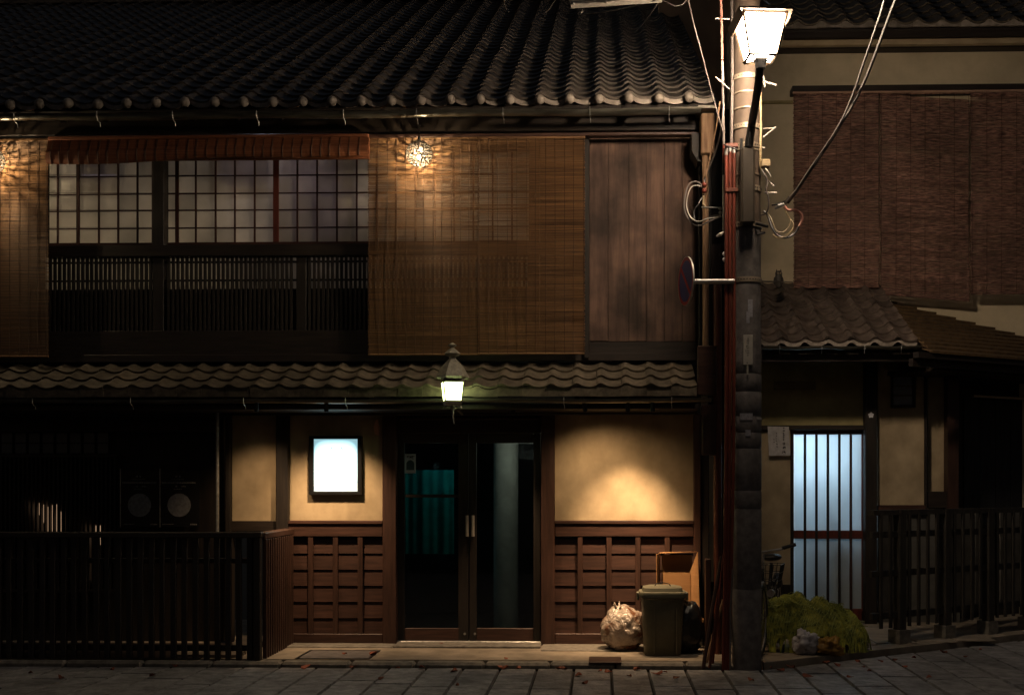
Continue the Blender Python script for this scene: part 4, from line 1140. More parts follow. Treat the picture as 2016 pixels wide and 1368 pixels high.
cable([P(1573,446,10.1), P(1564,460,10.1), P(1548,468,10.1), P(1532,464,10.12), P(1520,448,10.15), P(1512,425,10.2), P(1504,416,10.22)], .011, M['black_cable'], 'thick black cable loop hanging lowest beside the pole', g2)
cable([P(1543,408,10.1), P(1550,422,10.1), P(1556,434,10.1), P(1552,448,10.1), P(1540,458,10.1), P(1527,452,10.12), P(1519,432,10.15), P(1512,420,10.2)], .006, M['cream_cable'], 'cream wire inside the cable loops', g2)
cable([P(1554,430,10.12), P(1562,440,10.1), P(1560,452,10.1), P(1545,466,10.08), P(1530,468,10.1), P(1521,462,10.12)], .006, M['cream_cable'], 'second cream wire, lower inside the cable loops', g2)
cable([P(1499,334,10.18), P(1508,348,10.15), P(1511,362,10.15), P(1508,374,10.15), P(1513,390,10.15), P(1513,408,10.16), P(1508,420,10.2), P(1498,424,10.25)], .007, M['grey_cable'], 'grey wire falling from the small junction box', g2)
cable([P(1507,332,10.15), P(1512,338,10.13), P(1517,348,10.13)], .006, M['white_metal'], 'short white wire tail under the junction box', g2)
g3 = 'wire loops on the house corner'
cable([P(1384,368,10.66), P(1372,358,10.62), P(1358,362,10.62), P(1350,380,10.62), P(1347,405,10.62), P(1352,425,10.62), P(1366,442,10.62), P(1380,444,10.58), P(1396,436,10.52), P(1420,426,10.5)], .007, M['grey_cable'], 'wide grey wire loop over the plank wall', g3)
cable([P(1386,372,10.66), P(1376,366,10.62), P(1362,368,10.62), P(1354,385,10.62), P(1352,408,10.62), P(1360,428,10.6), P(1376,436,10.58), P(1394,430,10.52), P(1420,427,10.5)], .005, M['white_metal'], 'thin pale wire loop inside the wide grey one', g3)
cable([P(1388,380,10.66), P(1376,400,10.62), P(1366,418,10.62), P(1372,440,10.6), P(1386,434,10.57), P(1402,426,10.6), P(1420,424,10.5)], .006, M['black_cable'], 'black wire crossing the loops at the corner', g3)
br = thing('wire_bracket', P(1386,410,10.62), 'rusty insulator and thin bracket holding the corner wires', 'bracket')
for v in (364, 376): build(MB().sphere(P(1387, v, 10.62), .024, 10, 8), 'insulator', M['conduit'], br, smooth=True)
build(MB().tube([P(1385,386,10.62), P(1385,402,10.62), P(1390,408,10.62)], .008, 6), 'hanger', M['cream_cable'], br)
build(MB().tube([P(1381,408,10.62), P(1418,409,10.55)], .006, 6), 'rod', M['grey_metal'], br)
for v in (411, 419): build(MB().sphere(P(1418, v, 10.5), .016, 8, 6), 'insulator', M['white_metal'], br, smooth=True)
g4 = 'thin wires before the roof'
cable([P(1352,-15,9.6), P(1364,40,9.8), P(1380,100,10.0), P(1402,185,10.25), P(1424,262,10.3)], .005, M['grey_cable'], 'thin straight wire crossing from the top to the pole', g4)
cable([P(1425,205,10.3), P(1421,250,10.3), P(1408,300,10.5), P(1390,345,10.65), P(1386,366,10.62)], .009, M['grey_cable'], 'grey drop wire curving from the pole to the corner insulator', g4)
cable([P(1417,200,10.3), P(1412,240,10.4), P(1400,300,10.55), P(1389,350,10.63)], .007, M['post_wood'], 'brown drop wire curving beside the grey one to the corner', g4)
cable([P(1100,-12,9.8), P(1078,22,10.4), P(1045,45,11.5)], .005, M['grey_cable'], 'thin wire curling down onto the upper roof', g4)
cable([P(1305,-10,9.9), P(1290,15,10.3), P(1268,45,11.2), P(1250,64,11.6)], .005, M['grey_cable'], 'thin wire slanting down onto the roof near its corner', g4)
cable([P(1298,-2,9.9), P(1312,4,9.9), P(1328,12,9.9), P(1342,10,9.9), P(1352,0,9.9)], .005, M['grey_cable'], 'slack thin wire sagging at the top beside the roof', g4)
cable([P(992,-10,9.9), P(995,14,10.4), P(1002,24,11.2)], .004, M['grey_cable'], 'short thin wire end above the middle of the roof', g4)
cable([P(1145,28,10.6), P(1200,22,10.2), P(1260,8,9.9), P(1300,-3,9.7)], .010, M['black_cable'], 'dark cable crossing over the roof top to the left', g4)
# pale crossarm box at the very top
ca_ = thing('cable_trough', P(1210,10,9.7), 'pale metal cable trough crossing the top of the picture over the roof', 'trough')
q = [P(1124,6,9.7), P(1305,-6,9.7), P(1305,-40,9.7), P(1119,-12,9.7)]
build(MB().add([tuple(p) for p in q]+[(p.x,p.y+.12,p.z) for p in q], [(0,1,2,3),(7,6,5,4),(0,4,5,1),(1,5,6,2),(2,6,7,3),(3,7,4,0)]), 'body', M['white_metal'], ca_)
build(MB().tube([P(1124,7,9.69), P(1150,8,9.69), P(1192,4,9.69), P(1305,-5,9.69)], .010, 6), 'lip', M['white_metal'], ca_)
for u, v in ((1129,7),(1193,4)): build(MB().tube([P(u,v,9.68), P(u,v+3,9.67)], .012, 8), 'bolt', M['white_metal'], ca_)
build(MB().tube([P(1146,20,10.2), P(1148,24,10.2), P(1144,25,10.2)], .006, 6), 'hook', M['white_metal'], ca_)
# ================================================================ neighbouring house on the right
nb = thing('neighbour_house', (PX(1720,13.3), 13.3, PAVE), 'beige plastered house with a lit sliding door under a small tiled porch roof', 'house')
WY2 = 14.3
pb('wall', 1370, 700, 2150, 1256, WY2, .2, M['plaster_grey'], nb, 0)
pb('wall', 1432, 60, 2150, 700, WY2, .2, M['plaster_grey'], nb, 0)
# upper beam lines on the plaster
pb('lintel', 1500, 198, 1562, 204, WY2-.03, .03, M['plaster_olive'], nb)
pb('lintel', 1560, 166, 2150, 178, WY2-.2, .2, M['dark_wood_h'], nb)
# firewall seen edge-on beyond the roof end
build(MB().box(PX(1290,14.3)+.12, 15.9, 2.5, PX(1440,15.9)+.3, 16.1, 14), 'rear_wall', mat('brown_render', (.58,.40,.25), (.42,.28,.17), rough=.85, scale=(1.2,1.2,1.2), stain=.3), nb)
# upper roof of the neighbour
NY = 13.95; zn = PZ(1780, 50, NY)
nr = roof_deck('upper_roof', PX(1545,NY), PX(2200,NY), NY, zn, R(35), 4.0, nb, M['dark_wood'])
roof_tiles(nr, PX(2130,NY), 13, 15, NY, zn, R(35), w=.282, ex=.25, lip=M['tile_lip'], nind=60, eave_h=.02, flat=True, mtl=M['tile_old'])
build(MB().bbox(PX(1545,NY), NY+.05, zn-.12, PX(2150,NY), NY+.12, zn-.045), 'fascia', M['dark_wood_h'], nr)
build(MB().bbox(PX(1520,NY+.2), NY+.10, zn-.19, PX(2150,NY), NY+.18, zn-.125), 'fascia', M['plaster'], nr)
build(MB().box(PX(1530,NY), NY+.2, zn-.20, PX(2150,NY), WY2, zn-.16), 'soffit', M['dark_wood_h'], nr)
# reed blinds of the upper floor
gB = 'aged blinds on the upper floor of the beige house'
blind('reed_blind', 1562, 1731, 181, 566, 14.02, M['reed_purple'], 'purple-brown blind next to the pole, straight above the small porch roof', 'blind', gB, 6, pitch=.013, gap=.86, wav=.012)
blind('reed_blind', 1733, 1908, 181, 578, 14.04, M['reed_purple'], 'purple-brown blind in the middle of the upper floor with a slanting hem', 'blind', gB, 6, pitch=.013, gap=.86, sl=-.09, wav=.012)
blind('reed_blind', 1911, 2090, 182, 578, 14.02, M['reed_purple'], 'purple-brown blind running out of the picture above the shingled roof', 'blind', gB, 6, pitch=.013, gap=.86, wav=.012)
pb('blind_rail', 1561, 178, 2090, 182, 14.0, .03, mat('rail_wood', (.38,.24,.17), bump=0), nb)

# porch roof
QY = 12.45; zq = PZ(1650, 676, QY); QA = R(27)
pr = roof_deck('porch_roof', PX(1496,QY), PX(1808,QY), QY, zq, QA, 2.05, nb, M['dark_wood'])
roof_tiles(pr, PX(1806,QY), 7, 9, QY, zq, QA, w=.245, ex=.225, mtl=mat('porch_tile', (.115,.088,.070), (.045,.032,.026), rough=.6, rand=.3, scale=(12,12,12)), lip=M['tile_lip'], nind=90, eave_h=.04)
gutter(1494, 1812, 682, QY-.04, .035, nb, 4, .04)
pb('fascia', 1500, 684, 1800, 712, QY+.08, .04, M['dark_wood_h'], nb)
build(MB().box(PX(1500,QY), QY+.1, zq-.10, PX(1800,QY), 13.3, zq-.06), 'soffit', M['dark_wood_h'], nb)
pb('beam', 1498, 690, 1830, 712, 13.2, .12, M['dark_wood_h'], nb)
# owl ornament
ow = P(1533, 566, 13.3)
def owl():
    o = thing('owl_ornament', ow, 'small dark owl figure perched on the porch roof ridge', 'ornament'); S = 13.3/F
    mm = mat('owl_clay', (.06,.05,.04), (.03,.025,.02), rough=.6)
    build(MB().lathe([(5*S,0),(7.5*S,6*S),(8.5*S,14*S),(7*S,21*S),(6.5*S,24*S),(7*S,28*S),(5*S,32*S),(.5*S,33*S)], ow, 12), 'body', mm, o, auto=True)
    for s_ in (-1,1):
        build(MB().lathe([(2*S,0),(.2*S,5*S)], (ow.x+s_*4*S, ow.y, ow.z+31*S), 6), 'ear_tuft', mm, o)
        build(MB().sphere((ow.x+s_*7.5*S, ow.y+.01, ow.z+13*S), 4*S, 8, 6, (.6,1,2)), 'wing', mm, o, smooth=True)
        build(MB().sphere((ow.x+s_*2.6*S, ow.y-6.5*S, ow.z+27*S), 1.7*S, 8, 6), 'eye', M['plaster'], o, smooth=True)
owl()
tag(build(MB().tube([P(1500,554,10.5), P(1560,556,13.0)], .006, 6), 'stay_wire', M['black_cable']), 'thin dark stay wire from the pole band past the owl figure', 'wire')
# porch front wall, post and door
EY = 13.3
pb('plaster_panel', 1440, 708, 1703, 838, EY, .1, M['plaster_olive'], nb, 0)
pb('lintel', 1440, 837, 1706, 846, EY-.05, .14, M['dark_wood_h'], nb)
pb('plaster_panel', 1440, 846, 1556, 1150, EY, .1, M['plaster'], nb, 0)
pb('plinth', 1440, 1150, 1556, 1232, EY-.03, .1, M['dark_wood_h'], nb)
pb('post', 1704, 700, 1727, 1232, EY-.12, .2, M['dark_wood'], nb, .008)
pb('plaster_panel', 1728, 705, 1822, 996, EY, .1, M['plaster'], nb, 0)
pb('rail', 1728, 994, 1822, 1004, EY-.05, .1, M['brown_wood_h'], nb)
pb('post', 1821, 700, 1826, 1010, EY-.04, .1, M['dark_wood'], nb)
pb('plaster_panel', 1827, 690, 1866, 967, EY+.1, .1, M['plaster'], nb, 0)
pb('rail', 1826, 967, 1870, 1000, EY-.02, .1, M['dark_wood_h'], nb)
pb('post', 1866, 740, 1888, 1010, EY-.05, .2, M['brown_wood'], nb)
pb('wall', 1728, 1003, 1890, 1240, EY+.05, .1, mat('low_wall', (.10,.095,.085), bump=.1), nb, 0)
# vent slot on the olive panel
sg = pb('name_board', 1524, 751, 1606, 766, EY-.04, .035, mat('board_wood', (.20,.15,.07), bump=.1), None, .004)
tag(sg, 'blank narrow wooden name board on the olive wall over the sliding door', 'sign')
# star sticker
st = MB(); c = P(1715, 817, EY-.125); pts = []
vs = [(c.x+.035*math.cos(math.pi/2+k*math.pi/5)*(1 if k%2==0 else .72), c.y, c.z+.035*math.sin(math.pi/2+k*math.pi/5)*(1 if k%2==0 else .72)) for k in range(10)]
vs2 = [(x, y+.004, z) for x,y,z in vs]
st.add(vs+vs2, [tuple(range(9,-1,-1)), tuple(range(10,20))]+[(i,(i+1)%10,(i+1)%10+10,i+10) for i in range(10)])
tag(build(st, 'star_plaque', mat('plaque_white', (.6,.6,.65), bump=0)), 'small pale pentagon plaque on the dark post beside the sliding door', 'plaque')
# sliding door
dd = pb('sliding_door', 1556, 846, 1706, 855, EY+.02, .06, M['red_wood'], nb, .003)
pb('stile', 1556, 855, 1563, 1204, EY+.02, .06, M['dark_wood'], dd, .003)
pb('stile', 1697, 855, 1706, 1204, EY+.02, .06, M['red_wood'], dd, .003)
pb('rail', 1563, 1044, 1697, 1060, EY+.02, .05, M['red_wood'], dd, .003)
pb('rail', 1563, 1198, 1697, 1226, EY+.02, .05, M['red_wood'], dd, .003)
for k in range(1, 6):
    u = 1563 + k*22.6 - .6
    pb('bar', u-2.4, 855, u+2.4, 1198, EY+.0, .02, M['dark_wood'] if k < 5 else M['brown_wood'], dd, .001)
frost2 = translucent('frosted_pane', (.80,.88,.92), .25, 4, .3, .93)
for k in range(6):
    u = 1563 + k*22.6
    pb('glass', u+1.6, 855, u+21, 1044, EY+.05, .006, frost2, dd, 0)
    pb('glass', u+1.6, 1060, u+21, 1198, EY+.05, .006, frost2, dd, 0)
pb('sill', 1556, 1222, 1706, 1232, EY-.06, .16, M['kerb'], nb)
# hallway behind
hw = mat('hall_wall', (.62,.66,.68), bump=0)
x0, x1 = PX(1540,EY)-.1, PX(1740,EY)
z0, z1 = PAVE+.01, PZ(1600,846,EY)+.1
build(MB().box(x0-.05, EY+.12, z0, x0, EY+1.0, z1), 'hall_wall', hw, nb)
build(MB().box(x1, EY+.12, z0, x1+.05, EY+1.0, z1), 'hall_wall', hw, nb)
build(MB().box(x0, EY+.95, z0, x1, EY+.99, z1), 'hall_wall', hw, nb)
build(MB().box(x0, EY+.12, z1, x1, EY+1.0, z1+.05), 'hall_ceiling', hw, nb)
build(MB().box(x0, EY+.12, z0-.005, x1, EY+1.0, z0+.1), 'hall_floor', M['kerb'], nb)
pc = P(1580, 905, EY+.42)
lightobj('hall_lamp', 'POINT', (pc.x, EY+.30, z1-.20), 30, (.74,.88,1), nb, shadow_soft_size=.10)
lightobj('hall_lamp', 'POINT', (PX(1600,EY), EY+.5, .75), .8, (.62,.82,1), nb, shadow_soft_size=.08)
build(MB().bbox(PX(1590,EY), EY+.14, z0+.1, PX(1720,EY), EY+.42, .98, .01), 'light_blocker', mat('blocker_grey', (.25,.26,.27), bump=0), nb)  # unseen box added close behind the glass to darken its lower half
mb = MB().bbox(PX(1626,EY), EY+.11, .98, PX(1640,EY), EY+.2, 1.42, .02)
build(mb, 'hall_picture', M['dark_wood'], nb)
# paper notice
def notice():
    Y = EY-.06; o = thing('paper_notice', P(1533, 896, Y), 'white paper notice with upright columns of brushed writing beside the sliding door', 'notice')
    q = [P(1511,839,Y), P(1553,840,Y), P(1556,896,Y), P(1514,897,Y)][::-1]
    build(MB().add([tuple(p) for p in q]+[(p.x,p.y+.003,p.z) for p in q], [(0,1,2,3),(7,6,5,4),(0,4,5,1),(1,5,6,2),(2,6,7,3),(3,7,4,0)]), 'sheet', M['paper'], o)
    tx = MB()
    def ch(u, v, s, seed):
        r_ = random.Random(seed)
        for k in range(4):
            if r_.random() < .55: a = (u-s/2+r_.random()*s*.2, v-s/2+s*(k+.5)/4); b_ = (a[0]+s*r_.uniform(.5,.9), a[1]+s*r_.uniform(-.12,.12))
            else: a = (u-s/2+s*(k+.5)/4, v-s/2+r_.random()*s*.2); b_ = (a[0]+s*r_.uniform(-.12,.12), a[1]+s*r_.uniform(.5,.9))
            tx.tube([P(a[0],a[1],Y-.002), P(b_[0],b_[1],Y-.002)], .0022*s/4, 4)
    for i, v in enumerate((842,848,852.5,857,861,865)): ch(1543, v, 3.6, i)
    for i, (v, s) in enumerate(((873,5.5),(881.5,6),(890,5.6))): ch(1543.5, v, s, 20+i)
    for i, v in enumerate((853,858,863,867.5)): ch(1528.5, v, 2.6, 40+i)
    for i, v in enumerate((874.5,879.5)): ch(1529.3, v, 3.2, 50+i)
    for i, v in enumerate((865,870.5)): ch(1523.8, v, 2.5, 60+i)
    build(tx, 'lettering', M['ink'], o)
notice()
# framed board on the right panel
fb = thing('framed_board', P(1779, 802, EY-.05), 'black framed board with three grey sheets on the plaster beside the dark post', 'notice board')
for (a_,b_,c_,d_) in ((1756,738,1803,742),(1756,797,1803,802),(1756,742,1759,797),(1797,742,1803,797)): pb('frame', a_,b_,c_,d_, EY-.05, .045, M['black_metal'], fb, .003)
for v0, v1 in ((742,759),(761.5,777),(779.5,797)): pb('sheet', 1759, v0, 1797, v1, EY-.035, .01, mat('grey_sheet', (.20,.21,.24), bump=0) if v0 == 742 else bpy.data.materials['grey_sheet'], fb, .001)

# annex receding to the right
A0 = Vector((PX(1812,12.2), 12.2)); dirv = Vector((math.cos(R(32)), math.sin(R(32)))); nrm2 = Vector((-dirv.y, dirv.x))
za = PZ(1812, 692, 12.2)
def AP(s, d, z): q = A0 + dirv*s + nrm2*d; return Vector((q.x, q.y, z))
def ablock(name, s0, s1, d0, d1, z0, z1, m_, parent, z0b=None):
    vs = [AP(s0,d0,z0),AP(s1,d0,z0),AP(s1,d1,z0),AP(s0,d1,z0),AP(s0,d0,z1),AP(s1,d0,z1),AP(s1,d1,z1),AP(s0,d1,z1)]
    return build(MB().add(vs, [(0,3,2,1),(4,5,6,7),(0,1,5,4),(1,2,6,5),(2,3,7,6),(3,0,4,7)]), name, m_, parent)
ax = thing('annex', AP(1,.6,PAVE), 'dark low annex with a bark shingle roof receding behind the wooden fence', 'annex')
rf = ablock('shingle_roof', 0, 5, .02, .1, za-.06, za-.0, M['dark_wood'], ax)
for k in range(16):
    d0 = k*.125; z_ = za + k*.125*.5
    s0 = (PX(1812,12.4)-A0.x-nrm2.x*(d0+.17))/dirv.x
    vs = [AP(s0,d0,z_),AP(5,d0,z_),AP(5,d0+.17,z_+.068),AP(s0,d0+.17,z_+.068)]; vs = [v+Vector((0,0,.022)) if i < 2 else v for i, v in enumerate(vs)] + [v+Vector((0,0,-.004)) for v in vs]
    build(MB().add(vs, [(0,1,2,3),(7,6,5,4),(0,4,5,1),(1,5,6,2),(2,6,7,3),(3,7,4,0)]), 'shingle_course', M['shingle'], rf)
ablock('eave_board', -.0, 5, .1, .16, za-.14, za-.06, M['dark_wood_h'], ax)
ablock('soffit', .4, 5, .16, .85, za-.16, za-.12, M['dark_wood_h'], ax)
ablock('wall', 1.55, 5, .85, .95, PAVE, za-.10, M['dark_wood'], ax)
for i in range(12):
    s_ = 1.62 + i*.27
    ablock('plank', s_, s_+.262, .83, .849, PAVE+.9, za-.34, mat('annex_plank', (.03,.03,.032), (.014,.014,.015), rough=.7, scale=(30,30,2), rand=.2) if i == 0 else bpy.data.materials['annex_plank'], ax)
ablock('track_rail', 1.7, 5, .76, .80, za-.36, za-.335, mat('bright_track', (.48,.42,.35), rough=.4, metal=.4, bump=0), ax)
ablock('sill', 1.55, 5, .72, .84, PAVE+1.0, PAVE+1.06, M['dark_wood'], ax)

# fence before the annex
fd = (KC-KB).normalized(); fn = Vector((-fd.y, fd.x)); F0 = KB + fn*.22 + fd*(.10)
def FP(s, d, z): q = F0 + fd*s + fn*d; return (q.x, q.y, z)
def fblock(name, s0, s1, d0, d1, z0, z1, m_, parent):
    vs = [FP(s0,d0,z0),FP(s1,d0,z0),FP(s1,d1,z0),FP(s0,d1,z0),FP(s0,d0,z1),FP(s1,d0,z1),FP(s1,d1,z1),FP(s0,d1,z1)]
    return build(MB().add(vs, [(0,3,2,1),(4,5,6,7),(0,1,5,4),(1,2,6,5),(2,3,7,6),(3,0,4,7)]), name, m_, parent)
fw = mat('fence_wood', (.045,.038,.030), (.02,.017,.014), rough=.75, scale=(25,25,3), bump=.4, rand=.2)
fe = thing('fence', FP(1.2,0,PAVE), 'old dark wooden lattice fence on stone blocks receding past the annex', 'fence')
zf = PZ(1780, 1004, F0.y)
fblock('top_rail', -.05, 3.2, -.02, .07, zf-.05, zf, fw, fe)
for z_ in (zf-.24, zf-.62, zf-1.03): fblock('cross_rail', -.05, 3.2, .0, .035, z_-.03, z_+.03, fw, fe)
s_ = 0.04; k = 0
while s_ < 3.1:
    if k % 5 == 2: fblock('post', s_, s_+.085, -.03, .06, .17, zf+.0, fw, fe)
    else: fblock('picket', s_, s_+.034, -.022, -.001, .22, zf-.02, fw, fe)
    s_ += .135; k += 1
s_ = .04+.135*2-.03
k = 0
while s_ < 3.1:
    fblock('stone_block', s_, s_+.15, -.05, .1, PAVE-.02, .19, M['kerb'], fe); s_ += .135*5
    k += 1
# paler boards behind the fence, seen between pickets
for i in range(2, 14):
    if i in (4,5,10): continue
    fblock('screen_board', -.0+i*.21, .18+i*.21, .32, .335, .3, zf-.05, mat('screen_board', (.12,.11,.095), (.07,.065,.055), rough=.8, rand=.35) if i == 2 else bpy.data.materials['screen_board'], fe)

# ================================================================ things on the pavement
def trash_bin():
    Yb = floorY(1292, PAVE); c = P(1306, 1292, Yb); S = Yb/F; c.z = PAVE; cy_ = Yb + .20
    o = thing('trash_bin', (c.x, cy_, PAVE), 'grey-green plastic bin with closed lid and wire handle beside the clear bag', 'bin')
    def zz(v): return PAVE + (1292-v)*S
    w0, w1 = 37*S, 45*S
    mb = MB(); n = 24
    def ring(hw, hd, z, p=5.0):
        out = []
        for k in range(n):
            a = 2*math.pi*k/n; ca, sa = math.cos(a), math.sin(a)
            out.append((c.x + hw*abs(ca)**(2/p)*(1 if ca>=0 else -1), cy_ + hd*abs(sa)**(2/p)*(1 if sa>=0 else -1), z))
        return out
    def loft(rs):
        vs = [p for r in rs for p in r]; m = len(rs)
        fs = [(i*n+k, i*n+(k+1)%n, (i+1)*n+(k+1)%n, (i+1)*n+k) for i in range(m-1) for k in range(n)]
        fs += [tuple(range(n))[::-1], tuple((m-1)*n+k for k in range(n))]
        return MB().add(vs, fs)
    build(loft([ring(w0-.01, .15, zz(1292)), ring(w0, .16, zz(1289)), ring(w1-.012, .185, zz(1180)), ring(w1, .20, zz(1178)), ring(w1, .20, zz(1172))]), 'body', M['bin'], o, auto=True)
    build(loft([ring(w1+.010, .21, zz(1176)), ring(w1+.014, .214, zz(1170)), ring(w1+.006, .208, zz(1166)), ring(w1-.02, .18, zz(1165)), ring(w1-.03, .17, zz(1158)), ring(w1-.08, .13, zz(1155.5))]), 'lid', M['bin'], o, auto=True)
    build(MB().tube([(c.x-.075, cy_-.05, zz(1157)), (c.x-.06, cy_-.05, zz(1151)), (c.x, cy_-.05, zz(1148.5)), (c.x+.06, cy_-.05, zz(1151)), (c.x+.08, cy_-.05, zz(1157))], .005, 6), 'handle', M['black_metal'], o)
    for sg_ in (-1, 1): build(MB().bbox(c.x+sg_*(w1+.004), cy_-.05, zz(1184), c.x+sg_*(w1+.03), cy_+.05, zz(1168), .006), 'lid_clip', M['bin'], o)
    for u in (1288, 1331): build(MB().bbox(P(u,1200,Yb).x, Yb+.008, zz(1286), P(u,1200,Yb).x+.009, Yb+.05, zz(1196), .002), 'rib', mat('rib_pale', (.25,.22,.14), bump=0) if u == 1331 else M['bin'], o)
trash_bin()
def blob(c, rx, ry, rz, amp, seed, nu=40, nv=28, flat=.0, fine=.35, pinch=None):
    mb = MB().sphere((0,0,0), 1, nu, nv); vs = []
    for p in mb.v:
        v = Vector(p); s1 = mnoise.noise(v*1.6+Vector((seed,0,0))); s2 = mnoise.noise(v*4.3+Vector((0,seed,0))); s3 = abs(mnoise.noise(v*9+Vector((0,0,seed))))
        d = 1 + amp*(s1 + .55*s2 - fine*s3)
        q = Vector((v.x*rx, v.y*ry, v.z*rz))*d
        if pinch and v.z > .55: q.x *= 1-(v.z-.55)*pinch; q.y *= 1-(v.z-.55)*pinch
        q.z = max(q.z, -rz*.86)
        vs.append((c[0]+q.x, c[1]+q.y, c[2]+q.z+rz*.86))
    return MB().add(vs, mb.f)
def clear_bag():
    Yb = floorY(1284, PAVE); c = P(1227, 1284, Yb+.2); c.z = PAVE+.002
    o = thing('garbage_bag', c, 'crumpled clear plastic rubbish bag on the pavement left of the bin', 'rubbish bag')
    m, t, b = newmat('bag_film'); N = t.nodes; L = t.links
    g_ = N.new("ShaderNodeNewGeometry"); vo = N.new("ShaderNodeTexNoise"); vo.inputs['Scale'].default_value = 9; vo.inputs['Detail'].default_value = 3; L.new(g_.outputs['Position'], vo.inputs['Vector'])
    r_ = N.new("ShaderNodeValToRGB"); e = r_.color_ramp.elements; e[0].position=.36; e[0].color=(.13,.055,.025,1); e[1].position=.45; e[1].color=(.28,.21,.165,1)
    q = e.new(.62); q.color=(.38,.32,.27,1)
    L.new(vo.outputs[0], r_.inputs[0]); L.new(r_.outputs[0], b.inputs['Base Color']); b.inputs['Roughness'].default_value=.22; b.inputs['Specular IOR Level'].default_value=.7
    n2 = N.new("ShaderNodeTexNoise"); n2.inputs['Scale'].default_value = 16; n2.inputs['Detail'].default_value = 4; n2.inputs['Distortion'].default_value = 1.2
    L.new(g_.outputs['Position'], n2.inputs['Vector'])
    bp = N.new("ShaderNodeBump"); bp.inputs['Strength'].default_value = .9; bp.inputs['Distance'].default_value = .03; L.new(n2.outputs[0], bp.inputs['Height']); L.new(bp.outputs[0], b.inputs['Normal'])
    build(blob(c, .215, .19, .225, .13, 4.2, 72, 48, fine=.35), 'bag', m, o, smooth=True)
    kn = MB(); top = Vector((c.x-.035, c.y-.02, c.z+.36))
    for k in range(5):
        a = k*1.3; kn.tube([top, top+Vector((.03*math.cos(a)-.01, .03*math.sin(a), .04)), top+Vector((.05*math.cos(a)-.015,.05*math.sin(a),.075+.02*(k%2)))], [.022,.014,.004], 6)
    build(kn, 'knot', m, o, smooth=True)
    return m
film = clear_bag()
c = P(1352, 1290, 10.98); c.z = PAVE+.002
tag(build(blob(c, .16, .16, .27, .16, 9.1, 40, 28), 'garbage_bag', M['black_bag'], smooth=True), 'full black rubbish bag hidden in the dark behind the bin', 'rubbish bag')
# cardboard box standing on end
def carton():
    Y = 11.14; o = thing('cardboard_box', P(1330, 1260, Y+.1), 'open brown cardboard box standing on end behind the bin', 'box')
    cbm = M['cardboard']; th = .006
    def quad(pts, nm, off=(0,th,0)):
        q = [Vector(p) for p in pts][::-1]; of = Vector(off)
        build(MB().add([tuple(p) for p in q]+[tuple(p+of) for p in q], [(0,1,2,3),(7,6,5,4),(0,4,5,1),(1,5,6,2),(2,6,7,3),(3,7,4,0)]), nm, cbm, o)
    yb = Y+.24
    quad([P(1303,1092,yb), P(1362,1092,yb), P(1362,1265,yb), P(1303,1265,yb)], 'back')
    quad([P(1293,1091,Y), P(1300,1088,yb), P(1300,1265,yb), P(1293,1230,Y)], 'side_flap', (-th,0,0))
    quad([P(1298,1088,yb), P(1362,1087,yb), P(1372,1086,Y+.05), P(1300,1089,Y+.03)], 'top_flap', (0,0,th))
    quad([P(1358,1126,Y+.1), P(1373,1086,Y), P(1377,1215,Y), P(1358,1225,Y+.1)], 'side_flap', (th,0,0))
    quad([P(1305,1126,Y+.08), P(1359,1127,Y+.08), P(1361,1262,Y+.08), P(1306,1262,Y+.08)], 'front_panel')
carton()
mb = MB(); q = [P(1369,1204,11.0), P(1386,1218,10.95), P(1379,1237,10.95), P(1372,1222,10.97)][::-1]
tag(build(MB().add([tuple(p) for p in q]+[(p.x,p.y+.004,p.z) for p in q], [(0,1,2,3),(7,6,5,4),(0,4,5,1),(1,5,6,2),(2,6,7,3),(3,7,4,0)]), 'cardboard_scrap', M['cardboard']), 'small torn scrap of cardboard sticking out behind the bin', 'cardboard')

